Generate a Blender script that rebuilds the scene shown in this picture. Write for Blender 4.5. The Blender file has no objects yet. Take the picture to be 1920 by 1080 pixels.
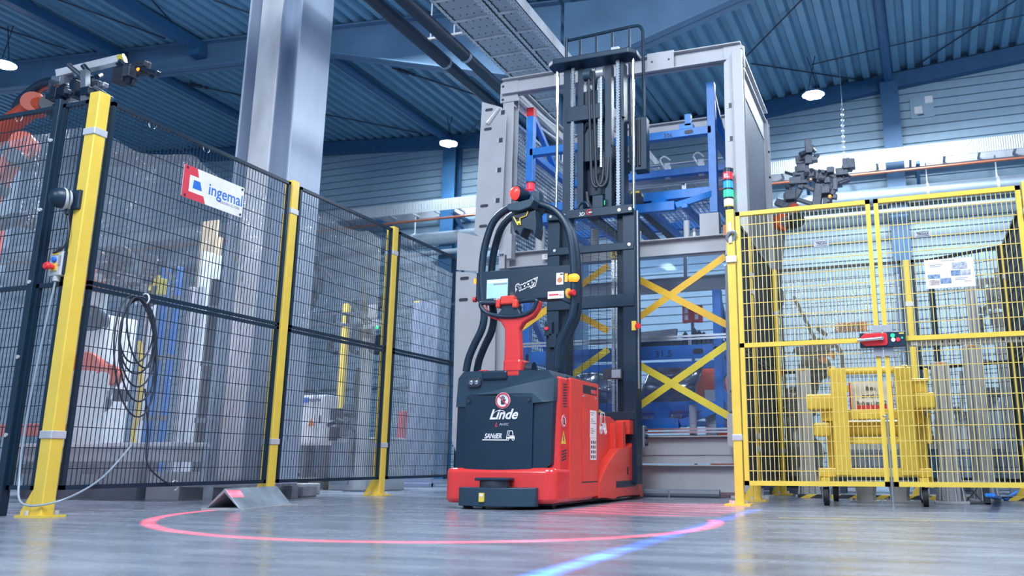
import bpy, bmesh, math, random
from mathutils import Vector, Matrix, Euler
random.seed(7)
S = bpy.context.scene
COL = S.collection
# ---------------------------------------------------------------- camera
CX, CY, FP, CAMH = 1130.0, 505.0, 1593.0, 0.30        # principal point and focal length in pixels of the 1920x1080 frame
PITCH = math.atan((866.0 - CY) / FP); HEAD = math.radians(19.24)
FWD = Vector((-math.sin(HEAD)*math.cos(PITCH), math.cos(HEAD)*math.cos(PITCH), math.sin(PITCH)))
RGT = Vector((math.cos(HEAD), math.sin(HEAD), 0)); UPV = RGT.cross(FWD); CAM = Vector((0, 0, CAMH))
cd = bpy.data.cameras.new('camera'); cam = bpy.data.objects.new('camera', cd); COL.objects.link(cam)
cd.sensor_width = 36; cd.lens = FP / 1920 * 36; cd.shift_x = (960 - CX) / 1920; cd.shift_y = (CY - 540) / 1920
cd.clip_start = 0.05; cd.clip_end = 200
cam.matrix_world = Matrix.Translation(CAM) @ Matrix((RGT, UPV, -FWD)).transposed().to_4x4()
cd.dof.use_dof = True; cd.dof.focus_distance = 5.9; cd.dof.aperture_fstop = 2.4
S.camera = cam
# ---------------------------------------------------------------- light and exposure
S.view_settings.view_transform = 'Standard'; S.view_settings.look = 'None'
S.view_settings.gamma = 1; S.view_settings.use_curve_mapping = False; S.view_settings.exposure = 0.45
W = bpy.data.worlds.new('hall_ambient'); S.world = W; W.use_nodes = True
W.node_tree.nodes['Background'].inputs[0].default_value = (0.40, 0.58, 0.86, 1)
W.node_tree.nodes['Background'].inputs[1].default_value = 0.52
def area(name, loc, size, power, col, target):
    l = bpy.data.lights.new(name, 'AREA'); l.energy = power; l.size = size; l.color = col
    o = bpy.data.objects.new(name, l); COL.objects.link(o); o.location = loc
    o.rotation_euler = (Vector(target) - Vector(loc)).to_track_quat('-Z', 'Y').to_euler(); return o
area('added_hall_fill', (-1.5, 1.5, 5.9), 2.2, 330, (0.86, 0.93, 1.0), (-2.0, 4.0, 0))  # area lights added overhead without fixtures, standing in for unseen hall lamps
area('added_hall_fill', (3.0, 3.5, 6.2), 2.0, 260, (0.86, 0.93, 1.0), (1.0, 7.0, 0))
area('added_hall_fill', (-6.9, 7.7, 5.8), 1.5, 520, (0.84, 0.92, 1.0), (-7.0, 8.0, 0))  # added to brighten the inside of the left robot cell
area('added_hall_fill', (0.3, 11.2, 5.9), 1.6, 340, (0.84, 0.92, 1.0), (0.8, 10.6, 0))  # added to brighten the right cell and the back of the rack
area('added_hall_fill', (-4.5, -3.0, 6.2), 2.5, 420, (0.86, 0.93, 1.0), (-3.0, 5.0, 1.5))
# ---------------------------------------------------------------- helpers
def ray(px, py): return FWD*FP + RGT*(px-CX) - UPV*(py-CY)
def gX(px, py, x): d = ray(px, py); return CAM + d*(x/d.x)
def gY(px, py, y): d = ray(px, py); return CAM + d*(y/d.y)
def gZ(px, py, z=0.0): d = ray(px, py); return CAM + d*((z-CAMH)/d.z)
V = Vector
M = {}
def mat(name, col, rough=0.5, metal=0.0, var=0.06, scale=9.0, bump=0.0, spec=0.5, emit=None, es=0.0, coat=0.0, stretch=None):
    m = bpy.data.materials.new(name); m.use_nodes = True; nt = m.node_tree; b = nt.nodes['Principled BSDF']
    b.inputs['Roughness'].default_value = rough; b.inputs['Metallic'].default_value = metal
    b.inputs['Specular IOR Level'].default_value = spec; b.inputs['Coat Weight'].default_value = coat
    tc = nt.nodes.new('ShaderNodeTexCoord'); no = nt.nodes.new('ShaderNodeTexNoise'); no.inputs['Scale'].default_value = scale
    no.inputs['Detail'].default_value = 4
    if stretch:
        mp = nt.nodes.new('ShaderNodeMapping'); mp.inputs['Scale'].default_value = stretch
        nt.links.new(tc.outputs['Object'], mp.inputs[0]); nt.links.new(mp.outputs[0], no.inputs[0])
    else: nt.links.new(tc.outputs['Object'], no.inputs[0])
    cr = nt.nodes.new('ShaderNodeValToRGB'); cr.color_ramp.elements[0].position = .3; cr.color_ramp.elements[1].position = .7
    lo = [max(0, c*(1-var)) for c in col]; hi = [min(1, c*(1+var)) for c in col]
    cr.color_ramp.elements[0].color = (*lo, 1); cr.color_ramp.elements[1].color = (*hi, 1)
    nt.links.new(no.outputs[0], cr.inputs[0]); nt.links.new(cr.outputs[0], b.inputs['Base Color'])
    if bump:
        bp = nt.nodes.new('ShaderNodeBump'); bp.inputs['Strength'].default_value = bump; bp.inputs['Distance'].default_value = .01
        nt.links.new(no.outputs[0], bp.inputs['Height']); nt.links.new(bp.outputs[0], b.inputs['Normal'])
    if emit: b.inputs['Emission Color'].default_value = (*emit, 1); b.inputs['Emission Strength'].default_value = es
    m.diffuse_color = (*col, 1); M[name] = m; return m
def film(name, tint, clear, rough=.12, white=.5, scale=3.0, stretch=(1, 1, 1), bump=.5):
    # clear sheet: mostly see-through, a little milky, with a wrinkled gloss
    m = bpy.data.materials.new(name); m.use_nodes = True; nt = m.node_tree; N = nt.nodes; L = nt.links
    out = N['Material Output']; N.remove(N['Principled BSDF'])
    tr = N.new('ShaderNodeBsdfTransparent'); tr.inputs[0].default_value = (*tint, 1)
    df = N.new('ShaderNodeBsdfDiffuse'); df.inputs[0].default_value = (white*.9, white*.95, white, 1)
    gl = N.new('ShaderNodeBsdfGlossy'); gl.inputs['Roughness'].default_value = rough; gl.inputs[0].default_value = (.9, .95, 1, 1)
    tc = N.new('ShaderNodeTexCoord'); mp = N.new('ShaderNodeMapping'); mp.inputs['Scale'].default_value = stretch
    no = N.new('ShaderNodeTexNoise'); no.inputs['Scale'].default_value = scale; no.inputs['Detail'].default_value = 5
    bp = N.new('ShaderNodeBump'); bp.inputs['Strength'].default_value = bump; bp.inputs['Distance'].default_value = .14 if white > .6 else .05
    L.new(tc.outputs['Object'], mp.inputs[0]); L.new(mp.outputs[0], no.inputs[0]); L.new(no.outputs[0], bp.inputs['Height'])
    L.new(bp.outputs[0], gl.inputs['Normal'])
    if white > .6:
        tl = N.new('ShaderNodeBsdfTranslucent'); tl.inputs[0].default_value = (.9, .95, 1, 1); ma = N.new('ShaderNodeMixShader'); ma.inputs[0].default_value = .5
        L.new(df.outputs[0], ma.inputs[1]); L.new(tl.outputs[0], ma.inputs[2]); df = ma; L.new(bp.outputs[0], tl.inputs['Normal'])
    lw = N.new('ShaderNodeFresnel'); lw.inputs[0].default_value = 1.5 if white > .6 else 1.35; L.new(bp.outputs[0], lw.inputs['Normal'])
    mx = N.new('ShaderNodeMixShader'); mx.inputs[0].default_value = 1-clear; L.new(tr.outputs[0], mx.inputs[1]); L.new(df.outputs[0], mx.inputs[2])
    m2 = N.new('ShaderNodeMixShader'); L.new(lw.outputs[0], m2.inputs[0]); L.new(mx.outputs[0], m2.inputs[1]); L.new(gl.outputs[0], m2.inputs[2])
    L.new(m2.outputs[0], out.inputs[0]); M[name] = m; return m
ORG = {}
def tag(o, label=None, cat=None, group=None, kind=None):
    if label: o['label'] = label
    if cat: o['category'] = cat
    if group: o['group'] = group
    if kind: o['kind'] = kind
    return o
def thing(name, label, cat, loc=(0, 0, 0), group=None, kind=None):
    o = bpy.data.objects.new(name, None); o.empty_display_size = .05; COL.objects.link(o); o.location = loc
    ORG[o.name] = V(loc); tag(o, label, cat, group, kind); return o
def frame_of(d):
    d = d.normalized(); a = V((0, 0, 1)) if abs(d.z) < .95 else V((0, 1, 0))
    s = d.cross(a).normalized(); return d, s, s.cross(d)
class MB:
    def __init__(s): s.v = []; s.f = []
    def add(s, vs, fs): n = len(s.v); s.v += [V(p) for p in vs]; s.f += [[n+i for i in f] for f in fs]; return s
    def box(s, a, b):
        x0, x1 = sorted((a[0], b[0])); y0, y1 = sorted((a[1], b[1])); z0, z1 = sorted((a[2], b[2]))
        return s.add([(x0,y0,z0),(x1,y0,z0),(x1,y1,z0),(x0,y1,z0),(x0,y0,z1),(x1,y0,z1),(x1,y1,z1),(x0,y1,z1)],
                     [(3,2,1,0),(4,5,6,7),(0,1,5,4),(1,2,6,5),(2,3,7,6),(3,0,4,7)])
    def bar(s, p, q, w, h=None, cap=True, side=None):
        p, q = V(p), V(q); h = w if h is None else h; d, a, b = frame_of(q-p)
        if side is not None: a = (V(side) - d*V(side).dot(d)).normalized(); b = a.cross(d)
        vs = [c + a*i*w/2 + b*j*h/2 for c in (p, q) for i, j in ((-1,-1),(1,-1),(1,1),(-1,1))]
        fs = [(0,1,5,4),(1,2,6,5),(2,3,7,6),(3,0,4,7)] + ([(3,2,1,0),(4,5,6,7)] if cap else [])
        return s.add(vs, fs)
    def tube(s, pts, r, n=10, cap=True, closed=False):
        pts = [V(p) for p in pts]; k = len(pts); rs = r if isinstance(r, (list, tuple)) else [r]*k
        base = len(s.v); a = None
        for i in range(k):
            if closed: t = pts[(i+1) % k]-pts[i-1]
            else: t = pts[min(i+1, k-1)]-pts[max(i-1, 0)]
            t.normalize()
            if a is None: _, a, _b = frame_of(t)
            a = (a - t*a.dot(t)); a.normalize(); b = t.cross(a)
            for j in range(n): w = 2*math.pi*j/n; s.v.append(pts[i] + (a*math.cos(w)+b*math.sin(w))*rs[i])
        for i in range(k if closed else k-1):
            for j in range(n):
                i2 = (i+1) % k
                s.f.append([base+i*n+j, base+i*n+(j+1) % n, base+i2*n+(j+1) % n, base+i2*n+j])
        if cap and not closed:
            s.f.append([base+j for j in range(n)][::-1]); s.f.append([base+(k-1)*n+j for j in range(n)])
        return s
    def cyl(s, p, q, r, n=16, r2=None): return s.tube([p, q], [r, r if r2 is None else r2], n)
    def prism(s, pts, off):      # planar polygon pts (3d) extruded by the vector off
        k = len(pts); off = V(off); vs = [V(p) for p in pts] + [V(p)+off for p in pts]
        return s.add(vs, [list(range(k))[::-1], list(range(k, 2*k))] + [[i, (i+1) % k, k+(i+1) % k, k+i] for i in range(k)])
    def lathe(s, c, axis, prof, n=24):   # prof: (distance along axis, radius)
        d, a, b = frame_of(V(axis)); base = len(s.v); k = len(prof)
        for t, r in prof:
            for j in range(n): w = 2*math.pi*j/n; s.v.append(V(c)+d*t+(a*math.cos(w)+b*math.sin(w))*max(r, 1e-4))
        for i in range(k-1):
            for j in range(n): s.f.append([base+i*n+j, base+i*n+(j+1) % n, base+(i+1)*n+(j+1) % n, base+(i+1)*n+j])
        s.f.append([base+j for j in range(n)][::-1]); s.f.append([base+(k-1)*n+j for j in range(n)]); return s
    def build(s, name, m, parent=None, bevel=0, smooth=False, seg=2, kind=None, flip=True):
        me = bpy.data.meshes.new(name); o = V((0, 0, 0))
        if parent is not None: o = ORG[parent.name]
        me.from_pydata([tuple(p-o) for p in s.v], [], s.f); me.validate()
        if flip:
            bm = bmesh.new(); bm.from_mesh(me); bmesh.ops.recalc_face_normals(bm, faces=bm.faces); bm.to_mesh(me); bm.free()
        me.materials.append(M[m] if isinstance(m, str) else m)
        ob = bpy.data.objects.new(name, me); COL.objects.link(ob)
        if parent is not None: ob.parent = parent
        ORG[ob.name] = o
        if bevel:
            b = ob.modifiers.new('bevel', 'BEVEL'); b.width = bevel; b.segments = seg; b.limit_method = 'ANGLE'; b.angle_limit = .6
        if smooth:
            for p in me.polygons: p.use_smooth = True
            me.set_sharp_from_angle(angle=.7)
        if kind: ob['kind'] = kind
        return ob
def solo(mb, name, m, label, cat, group=None, **k):   # a thing that is a single mesh
    vs = mb.v; c = sum(vs, V((0, 0, 0)))/len(vs); c = V((c.x, c.y, min(p.z for p in vs)))
    mb.v = [p-c for p in vs]; kd = k.pop('kind', None); o = mb.build(name, m, None, **k); o.location = c; ORG[o.name] = c
    return tag(o, label, cat, group, kd)
def clone(root, off=None, mtx=None, label=None, group=None):
    r = root.copy(); COL.objects.link(r)
    if off is not None: r.location = root.location + V(off)
    if mtx is not None: r.matrix_world = mtx
    if label: r['label'] = label
    if group: r['group'] = group
    ORG[r.name] = r.location.copy()
    for ch in root.children:
        c = ch.copy(); COL.objects.link(c); c.parent = r; c.matrix_parent_inverse = ch.matrix_parent_inverse.copy()
        for g in ch.children:
            d = g.copy(); COL.objects.link(d); d.parent = c
    return r
def arc(c, r, a0, a1, n, ax=V((1, 0, 0)), ay=V((0, 0, 1))):
    return [V(c) + ax*(r*math.cos(a0+(a1-a0)*i/n)) + ay*(r*math.sin(a0+(a1-a0)*i/n)) for i in range(n+1)]
def rrect(x0, x1, y0, y1, r, n=5):  # rounded rectangle outline in 2d
    o = []
    for cx, cy, a in ((x1-r, y1-r, 0), (x0+r, y1-r, 90), (x0+r, y0+r, 180), (x1-r, y0+r, 270)):
        for i in range(n+1): w = math.radians(a+90*i/n); o.append((cx+r*math.cos(w), cy+r*math.sin(w)))
    return o
def smoothpath(pts, n=6):   # Catmull-Rom
    P = [V(p) for p in pts]; o = []
    for i in range(len(P)-1):
        p0, p1, p2, p3 = P[max(i-1, 0)], P[i], P[i+1], P[min(i+2, len(P)-1)]
        for k in range(n):
            t = k/n; o.append(.5*((2*p1)+(p2-p0)*t+(2*p0-5*p1+4*p2-p3)*t*t+(3*p1-p0-3*p2+p3)*t**3))
    return o + [P[-1]]
def text(s, size, org, xd, yd, m, parent, name='lettering', depth=.0012, shear=0, wx=1.0, off=0.0, align='LEFT'):
    cu = bpy.data.curves.new(name, 'FONT'); cu.body = s; cu.size = size; cu.shear = shear; cu.extrude = depth; cu.offset = off
    cu.align_x = align; cu.resolution_u = 3
    ob = bpy.data.objects.new(name+'_tmp', cu); COL.objects.link(ob)
    dg = bpy.context.evaluated_depsgraph_get(); me = bpy.data.meshes.new_from_object(ob.evaluated_get(dg))
    bpy.data.objects.remove(ob); xd = V(xd).normalized(); yd = V(yd).normalized(); zd = xd.cross(yd)
    o = ORG[parent.name] if parent is not None else V((0, 0, 0))
    for v in me.vertices: c = v.co.copy(); v.co = V(org) + xd*c.x*wx + yd*c.y + zd*c.z - o
    me.materials.clear(); me.materials.append(M[m]); me.name = name
    r = bpy.data.objects.new(name, me); COL.objects.link(r); r.parent = parent; ORG[r.name] = o; return r
# ---------------------------------------------------------------- materials
mat('yellow_paint', (.84, .60, .085), .32, var=.05)
mat('black_frame', (.005, .024, .050), .45)
mat('mesh_black', (.004, .022, .046), .55)
mat('grey_paint', (.40, .42, .46), .45, var=.05, scale=5)
mat('grey_dark', (.16, .19, .24), .5)
mat('galvanised', (.58, .61, .66), .42, .25, var=.22, scale=4, stretch=(1, 1, .35))
mat('column_paint', (.52, .61, .76), .38, .1, var=.10, scale=2, stretch=(2, 2, .25))
mat('steel_bright', (.72, .75, .80), .22, .9)
mat('steel_mid', (.42, .46, .52), .35, .7)
mat('chrome', (.62, .68, .76), .12, 1.0)
mat('truck_red', (.74, .045, .045), .25, coat=.35, var=.04)
mat('truck_red2', (.76, .065, .045), .3, var=.05)
mat('truck_dark', (.006, .026, .054), .40, var=.1)
mat('truck_dark2', (.020, .052, .090), .45, var=.1)
mat('mast_black', (.006, .028, .058), .42, .1)
mat('rubber', (.02, .025, .03), .7)
mat('blue_paint', (.015, .19, .62), .38, var=.12, scale=14)
mat('beam_blue', (.025, .11, .24), .5, var=.1)
mat('deck_blue', (.16, .35, .50), .42, 0, var=.08, scale=3)
mat('wall_panel', (.29, .43, .55), .45, .1, var=.05)
mat('pipe_black', (.012, .03, .06), .4)
mat('pipe_grey', (.32, .40, .48), .4, .3)
mat('copper', (.45, .16, .10), .35, .6)
mat('robot_orange', (.62, .085, .035), .42, var=.05)
mat('robot_orange2', (.80, .22, .03), .4)
mat('white_paint', (.80, .81, .84), .4)
mat('cream', (.50, .53, .56), .5)
mat('plate_white', (.82, .82, .86), .35)
mat('logo_red', (.68, .05, .08), .4)
mat('logo_blue', (.02, .16, .62), .4)
mat('ink', (.03, .04, .06), .5)
mat('ink_grey', (.30, .30, .34), .5)
mat('button_red', (.75, .03, .04), .3)
mat('button_blue', (.02, .15, .62), .3)
mat('tape_yellow', (.78, .46, .03), .5)
mat('tape_yellow2', (.74, .62, .05), .5)
mat('concrete_block', (.36, .39, .42), .8, var=.25, scale=12, bump=.4)
mat('scuffed_steel', (.30, .36, .42), .45, .4, var=.35, scale=7)
mat('wood', (.30, .26, .22), .8, var=.2, scale=6)
mat('cable_black', (.02, .03, .045), .5)
mat('cable_grey', (.50, .53, .58), .5)
mat('hose_yellow', (.72, .52, .06), .5)
mat('sheet_metal', (.46, .50, .56), .26, .75, var=.2, scale=5, bump=.3)
mat('paper', (.86, .87, .90), .5)
mat('tool_metal', (.07, .09, .125), .42, .2, var=.3, scale=20)
mat('lamp_red', (.8, .03, .03), .25, emit=(1, .03, .02), es=1.6)
mat('lamp_orange', (.9, .35, .04), .3, emit=(1, .26, .01), es=1.1)
mat('lamp_green', (.02, .6, .2), .3, emit=(.02, 1, .25), es=1.2)
mat('lamp_blue', (.02, .25, .8), .3, emit=(.03, .35, 1), es=.6)
mat('lamp_white', (.7, .75, .8), .3, emit=(.8, .9, 1), es=.25)
mat('lamp_redw', (.75, .03, .05), .3, emit=(1, .03, .06), es=.5)
mat('led', (1, 1, 1), .3, emit=(.84, .94, 1), es=60)
mat('screen', (.3, .5, .7), .2, emit=(.26, .48, .86), es=.5)
mat('screen_pane', (.3, .6, .6), .2, emit=(.30, .60, .62), es=.5)
mat('plate_orange', (.62, .24, .10), .5)
mat('net_grey', (.22, .26, .32), .5, .3)
film('curtain', (.93, .97, 1.0), .78, .10, .85, 5.0, (1.0, 1.0, .35), 1.0)
film('clear_panel', (.90, .95, 1.0), .94, .06, .25, 1.0, (1, 1, 1), .05)
# ================================================================ the hall
YB, YC = 14.0, 9.5                       # gable wall, rafter line
def zdeck(x): return 6.24 + (-.0775 if x < -3.5 else .092)*(x+3.5)
# --- floor: worn polished concrete
def floor_mat():
    m = bpy.data.materials.new('concrete_floor'); m.use_nodes = True; nt = m.node_tree; N = nt.nodes; L = nt.links; b = N['Principled BSDF']
    tc = N.new('ShaderNodeTexCoord')
    def noise(sc, st, det=6):
        mp = N.new('ShaderNodeMapping'); mp.inputs['Scale'].default_value = st; no = N.new('ShaderNodeTexNoise')
        no.inputs['Scale'].default_value = sc; no.inputs['Detail'].default_value = det; no.inputs['Roughness'].default_value = .62
        L.new(tc.outputs['Object'], mp.inputs[0]); L.new(mp.outputs[0], no.inputs[0]); return no.outputs[0]
    def ramp(src, a, b_, ca, cb):
        r = N.new('ShaderNodeValToRGB'); r.color_ramp.elements[0].position = a; r.color_ramp.elements[1].position = b_
        r.color_ramp.elements[0].color = ca; r.color_ramp.elements[1].color = cb; L.new(src, r.inputs[0]); return r.outputs[0]
    big = noise(.9, (1, 1, 1)); streak = noise(4.5, (.30, 1.5, 1)); fine = noise(26, (1, 1, 1), 8)
    c1 = ramp(big, .32, .70, (.190, .222, .285, 1), (.300, .340, .410, 1))
    c2 = ramp(streak, .38, .66, (.74, .76, .79, 1), (1.0, 1.0, 1.0, 1))
    c3 = ramp(fine, .35, .7, (.88, .88, .90, 1), (1.04, 1.04, 1.04, 1))
    m1 = N.new('ShaderNodeMixRGB'); m1.blend_type = 'MULTIPLY'; m1.inputs[0].default_value = 1; L.new(c1, m1.inputs[1]); L.new(c2, m1.inputs[2])
    m2 = N.new('ShaderNodeMixRGB'); m2.blend_type = 'MULTIPLY'; m2.inputs[0].default_value = 1; L.new(m1.outputs[0], m2.inputs[1]); L.new(c3, m2.inputs[2])
    L.new(m2.outputs[0], b.inputs['Base Color'])
    r = N.new('ShaderNodeMapRange'); r.inputs[1].default_value = .3; r.inputs[2].default_value = .7; r.inputs[3].default_value = .16; r.inputs[4].default_value = .34
    L.new(streak, r.inputs[0]); L.new(r.outputs[0], b.inputs['Roughness']); b.inputs['Specular IOR Level'].default_value = .55
    bp = N.new('ShaderNodeBump'); bp.inputs['Strength'].default_value = .05; bp.inputs['Distance'].default_value = .02
    L.new(streak, bp.inputs['Height']); L.new(bp.outputs[0], b.inputs['Normal']); M['floor'] = m
floor_mat()
mat('joint', (.04, .05, .06), .8)
fl = thing('floor', 'grey polished concrete hall floor with faint streaks', None, (0, 0, 0), kind='structure')
xs = [-20, -9.6, -4.72, .9, 8.5]; ys = [-4, 2.15, 4.07, 7.2, YB]
ys = [-4, 4.07, 9.0, YB]
for i in range(len(xs)-1):
    for j in range(len(ys)-1):
        e = .003
        MB().box((xs[i]+e, ys[j]+e, -.12), (xs[i+1]-e, ys[j+1]-e, 0)).build('floor_slab', 'floor', fl)
MB().box((-20, -4, -.14), (8.5, YB, -.012)).build('joint_filler', 'joint', fl)
# --- gable wall: liner panels one above the other
wb = thing('wall_back', 'pale blue-grey gable wall of horizontal ribbed liner panels', None, (0, YB, 0), kind='structure')
MB().box((-20, YB+.04, 0), (8.5, YB+.14, 7.8)).build('wall_core', 'wall_panel', wb)
strip = None; ph = .145
for k in range(53):
    if strip is None:
        strip = MB().box((-20, YB-.005, .008), (8.5, YB+.05, ph-.004)).build('liner_panel', 'wall_panel', wb, bevel=.006, seg=1)
    else:
        c = strip.copy(); COL.objects.link(c); c.location = (0, 0, ph*k)
# --- trapezoidal roof deck, ribs along the hall
ce = thing('ceiling', 'blue-grey trapezoidal steel roof deck', None, (0, 0, 6.2), kind='structure')
def deck(x0, x1, pitch, yaw):
    mb = MB(); x = x0; prof = []
    while x < x1:
        for dx, dz in ((0, 0), (.42, 0), (.55, .085), (.87, .085)): prof.append((x+dx*pitch, dz))
        x += pitch
    xm = (x0+x1)/2
    for y in (-4, YB+.1):
        for px, dz in prof: mb.v.append(V((px+(y-YB)*yaw, y, zdeck(px)+dz)))
    n = len(prof)
    mb.f = [[i, i+1, n+i+1, n+i] for i in range(n-1)]
    return mb
deck(-20, -3.5, .215, 0).build('roof_deck', 'deck_blue', ce, flip=False)
deck(-3.5, 9.5, .235, .030).build('roof_deck', 'deck_blue', ce, flip=False)
MB().prism([(-20, -4, zdeck(-20)+.3), (-3.5, -4, zdeck(-3.5)+.3), (9.5, -4, zdeck(9.5)+.3), (9.5, -4, zdeck(9.5)+.36), (-3.5, -4, 6.62), (-20, -4, zdeck(-20)+.36)], (0, YB+4.1, 0)).build('roof_board', 'beam_blue', ce)
# --- eaves beam on the gable wall
tr = thing('trim_1', 'dark blue edge beam under the roof deck along the gable wall', None, (-3.5, YB-.1, 6.0), kind='structure')
for x0, x1 in ((-20, -3.5), (-3.5, 8.5)):
    MB().prism([(x0, YB-.16, zdeck(x0)-.02), (x1, YB-.16, zdeck(x1)-.02), (x1, YB-.16, zdeck(x1)-.27), (x0, YB-.16, zdeck(x0)-.27)], (0, .15, 0)).build('edge_beam', 'beam_blue', tr)
# --- I-section helper: outline list (x,z top / bottom) in the plane y
def ibeam(parent, y, top, bot, fw, tw, ft, m='beam_blue'):   # top, bot: polylines of (x, z), same x
    n = len(top)
    MB().prism([(x, y-tw/2, z) for x, z in top]+[(x, y-tw/2, z) for x, z in reversed(bot)], (0, tw, 0)).build('web', m, parent)
    for line, s in ((top, -1), (bot, 1)):
        for (xa, za), (xb, zb) in zip(line[:-1], line[1:]):
            MB().prism([(xa, y-fw/2, za), (xb, y-fw/2, zb), (xb, y-fw/2, zb+s*ft), (xa, y-fw/2, za+s*ft)], (0, fw, 0)).build('flange', m, parent)
r1 = thing('roof_rafter', 'blue-grey steel roof rafter with tapered haunch right of the tall column', 'rafter', (-7.5, YC, 6.1), kind='structure')
mat('rafter_paint', (.10, .20, .33), .42, .1, var=.12, scale=2)
ibeam(r1, YC, [(-7.75, zdeck(-7.75)-.02), (-3.9, zdeck(-3.9)-.02)], [(-7.75, 6.17), (-3.9, 5.09)], .22, .02, .022, 'rafter_paint')
MB().box((-7.72, YC-.14, 6.0), (-7.69, YC+.14, zdeck(-7.7))).build('end_plate', 'rafter_paint', r1)
r2 = thing('roof_rafter', 'blue-grey steel roof rafter running left from the tall column', 'rafter', (-12, YC, 6.3), kind='structure')
ibeam(r2, YC, [(-20, zdeck(-20)-.02), (-8.9, zdeck(-8.9)-.02)], [(-20, 6.95), (-8.9, 6.20)], .22, .02, .022, 'rafter_paint')
for x in (-11.6, -9.95): MB().box((x-.10, YC-.2, zdeck(x)-.30), (x+.10, YC-.02, zdeck(x)-.14)).build('strut_bracket', 'beam_blue', r2)
r3 = thing('roof_rafter', 'blue-grey steel roof rafter with haunch rising to the right above the rack', 'rafter', (-1, YC, 5.6), kind='structure')
ibeam(r3, YC, [(-3.85, zdeck(-3.85)), (-3.5, zdeck(-3.5)-.02), (8.5, zdeck(8.5)-.02)], [(-3.85, 5.12), (-3.5, 5.24), (8.5, 8.0-.9)], .26, .02, .024, 'rafter_paint')
bpy.data.objects.remove([c for c in r3.children if c.name.startswith('web')][0])
MB().prism([(-3.85, YC-.01, zdeck(-3.85)-.02), (-3.5, YC-.01, zdeck(-3.5)-.02), (1.0, YC-.01, zdeck(1)-.02), (1.0, YC-.01, 6.2), (-1.0, YC-.01, 5.98), (-3.5, YC-.01, 5.24), (-3.85, YC-.01, 5.12)], (0, .02, 0)).build('web', 'rafter_paint', r3)
for c in [c for c in r3.children if c.name.startswith('flange')]: bpy.data.objects.remove(c)
for (xa, za), (xb, zb) in (((-3.85, 5.12), (-3.5, 5.24)), ((-3.5, 5.24), (-1.0, 5.98)), ((-1.0, 5.98), (1.0, 6.2))):
    MB().prism([(xa, YC-.13, za), (xb, YC-.13, zb), (xb, YC-.13, zb+.024), (xa, YC-.13, za+.024)], (0, .26, 0)).build('flange', 'rafter_paint', r3)
# --- the tall crossed column standing in the robot cell
mat('column_zinc', (.70, .72, .77), .5, .2, var=.22, scale=4, stretch=(1, 1, .35))
xc, yc_, hz = -5.77, 6.6, zdeck(-5.77)-.01
cc = thing('steel_column', 'tall galvanised steel column of crossed sections behind the fence with the white sign', 'column', (xc, yc_, 0), kind='structure')
for s in (-1, 1):
    MB().box((xc+s*.325-.011, yc_-.24, .1), (xc+s*.325+.011, yc_+.24, hz)).build('flange', 'column_paint', cc, bevel=.004)
    MB().box((xc-.13, yc_+s*.28-.011, .1), (xc+.13, yc_+s*.28+.011, hz)).build('flange', 'column_zinc', cc, bevel=.004)
MB().box((xc-.325, yc_-.009, .1), (xc+.325, yc_+.009, hz)).build('web', 'column_paint', cc)
MB().box((xc-.009, yc_-.28, .1), (xc+.009, yc_+.28, hz)).build('web', 'column_paint', cc)
MB().box((xc-.48, yc_-.40, 0), (xc+.48, yc_+.40, .10)).build('plinth', 'concrete_block', cc, bevel=.01)
rc_ = thing('steel_column', 'grey steel column hidden behind the tall one carrying the rafters', 'column', (-8.3, YC, 0), kind='structure')
for s in (-1, 1): MB().box((-8.3+s*.55-.012, YC-.13, 0), (-8.3+s*.55+.012, YC+.13, 6.55)).build('flange', 'rafter_paint', rc_)
MB().box((-8.85, YC-.008, 0), (-7.75, YC+.008, 6.55)).build('web', 'rafter_paint', rc_)
# valley column behind the rack
vc = thing('steel_column', 'blue-grey steel column under the roof valley behind the rack', 'column', (-3.7, YC, 0), kind='structure')
for s in (-1, 1): MB().box((-3.7+s*.15-.01, YC-.12, 0), (-3.7+s*.15+.01, YC+.12, 5.2)).build('flange', 'rafter_paint', vc)
MB().box((-3.85, YC-.008, 0), (-3.55, YC+.008, 5.2)).build('web', 'rafter_paint', vc)
# --- wall columns
for x, lab in ((-7.93, 'blue-grey gable wall column left of the rack below the small lamp'), (.17, 'blue gable wall column right of the high bay lamp')):
    w = thing('wall_column', lab, 'column', (x, YB-.2, 0), kind='structure')
    for s in (-1, 1): MB().box((x-.14, YB-.16+s*.13-.008, 0), (x+.14, YB-.16+s*.13+.008, zdeck(x)-.2)).build('flange', 'beam_blue', w)
    MB().box((x-.008, YB-.29, 0), (x+.008, YB-.03, zdeck(x)-.2)).build('web', 'beam_blue', w)
# --- tube struts under the deck
for x, y0, y1, yw, r, lab in ((-11.6, -2, YC, 0, .09, 'dark blue roof strut at far left under the deck'), (-9.95, -2, YC, 0, .09, 'dark blue roof strut meeting the left rafter beside the tall column'),
        (-8.02, YC, YB-.1, 0, .075, 'blue tubular roof strut running from tall column to gable wall'), (-11.55, YC, YB-.1, 0, .075, 'blue tubular roof strut behind the left rafter over the robot cell'),
        (.17, -2, YB-.1, .030, .075, 'blue tubular roof strut above the right wall column')):
    z = zdeck(x)-.13
    if r > .08: mb = MB().bar((x, y0, z), (x, y1, z), .15, .16)
    else: mb = MB().cyl((x+(y0-YB)*yw, y0, z), (x, y1, z), r, 14)
    solo(mb, 'roof_strut', 'beam_blue', lab, 'strut', 'roof struts under the deck', smooth=r < .08)
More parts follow.
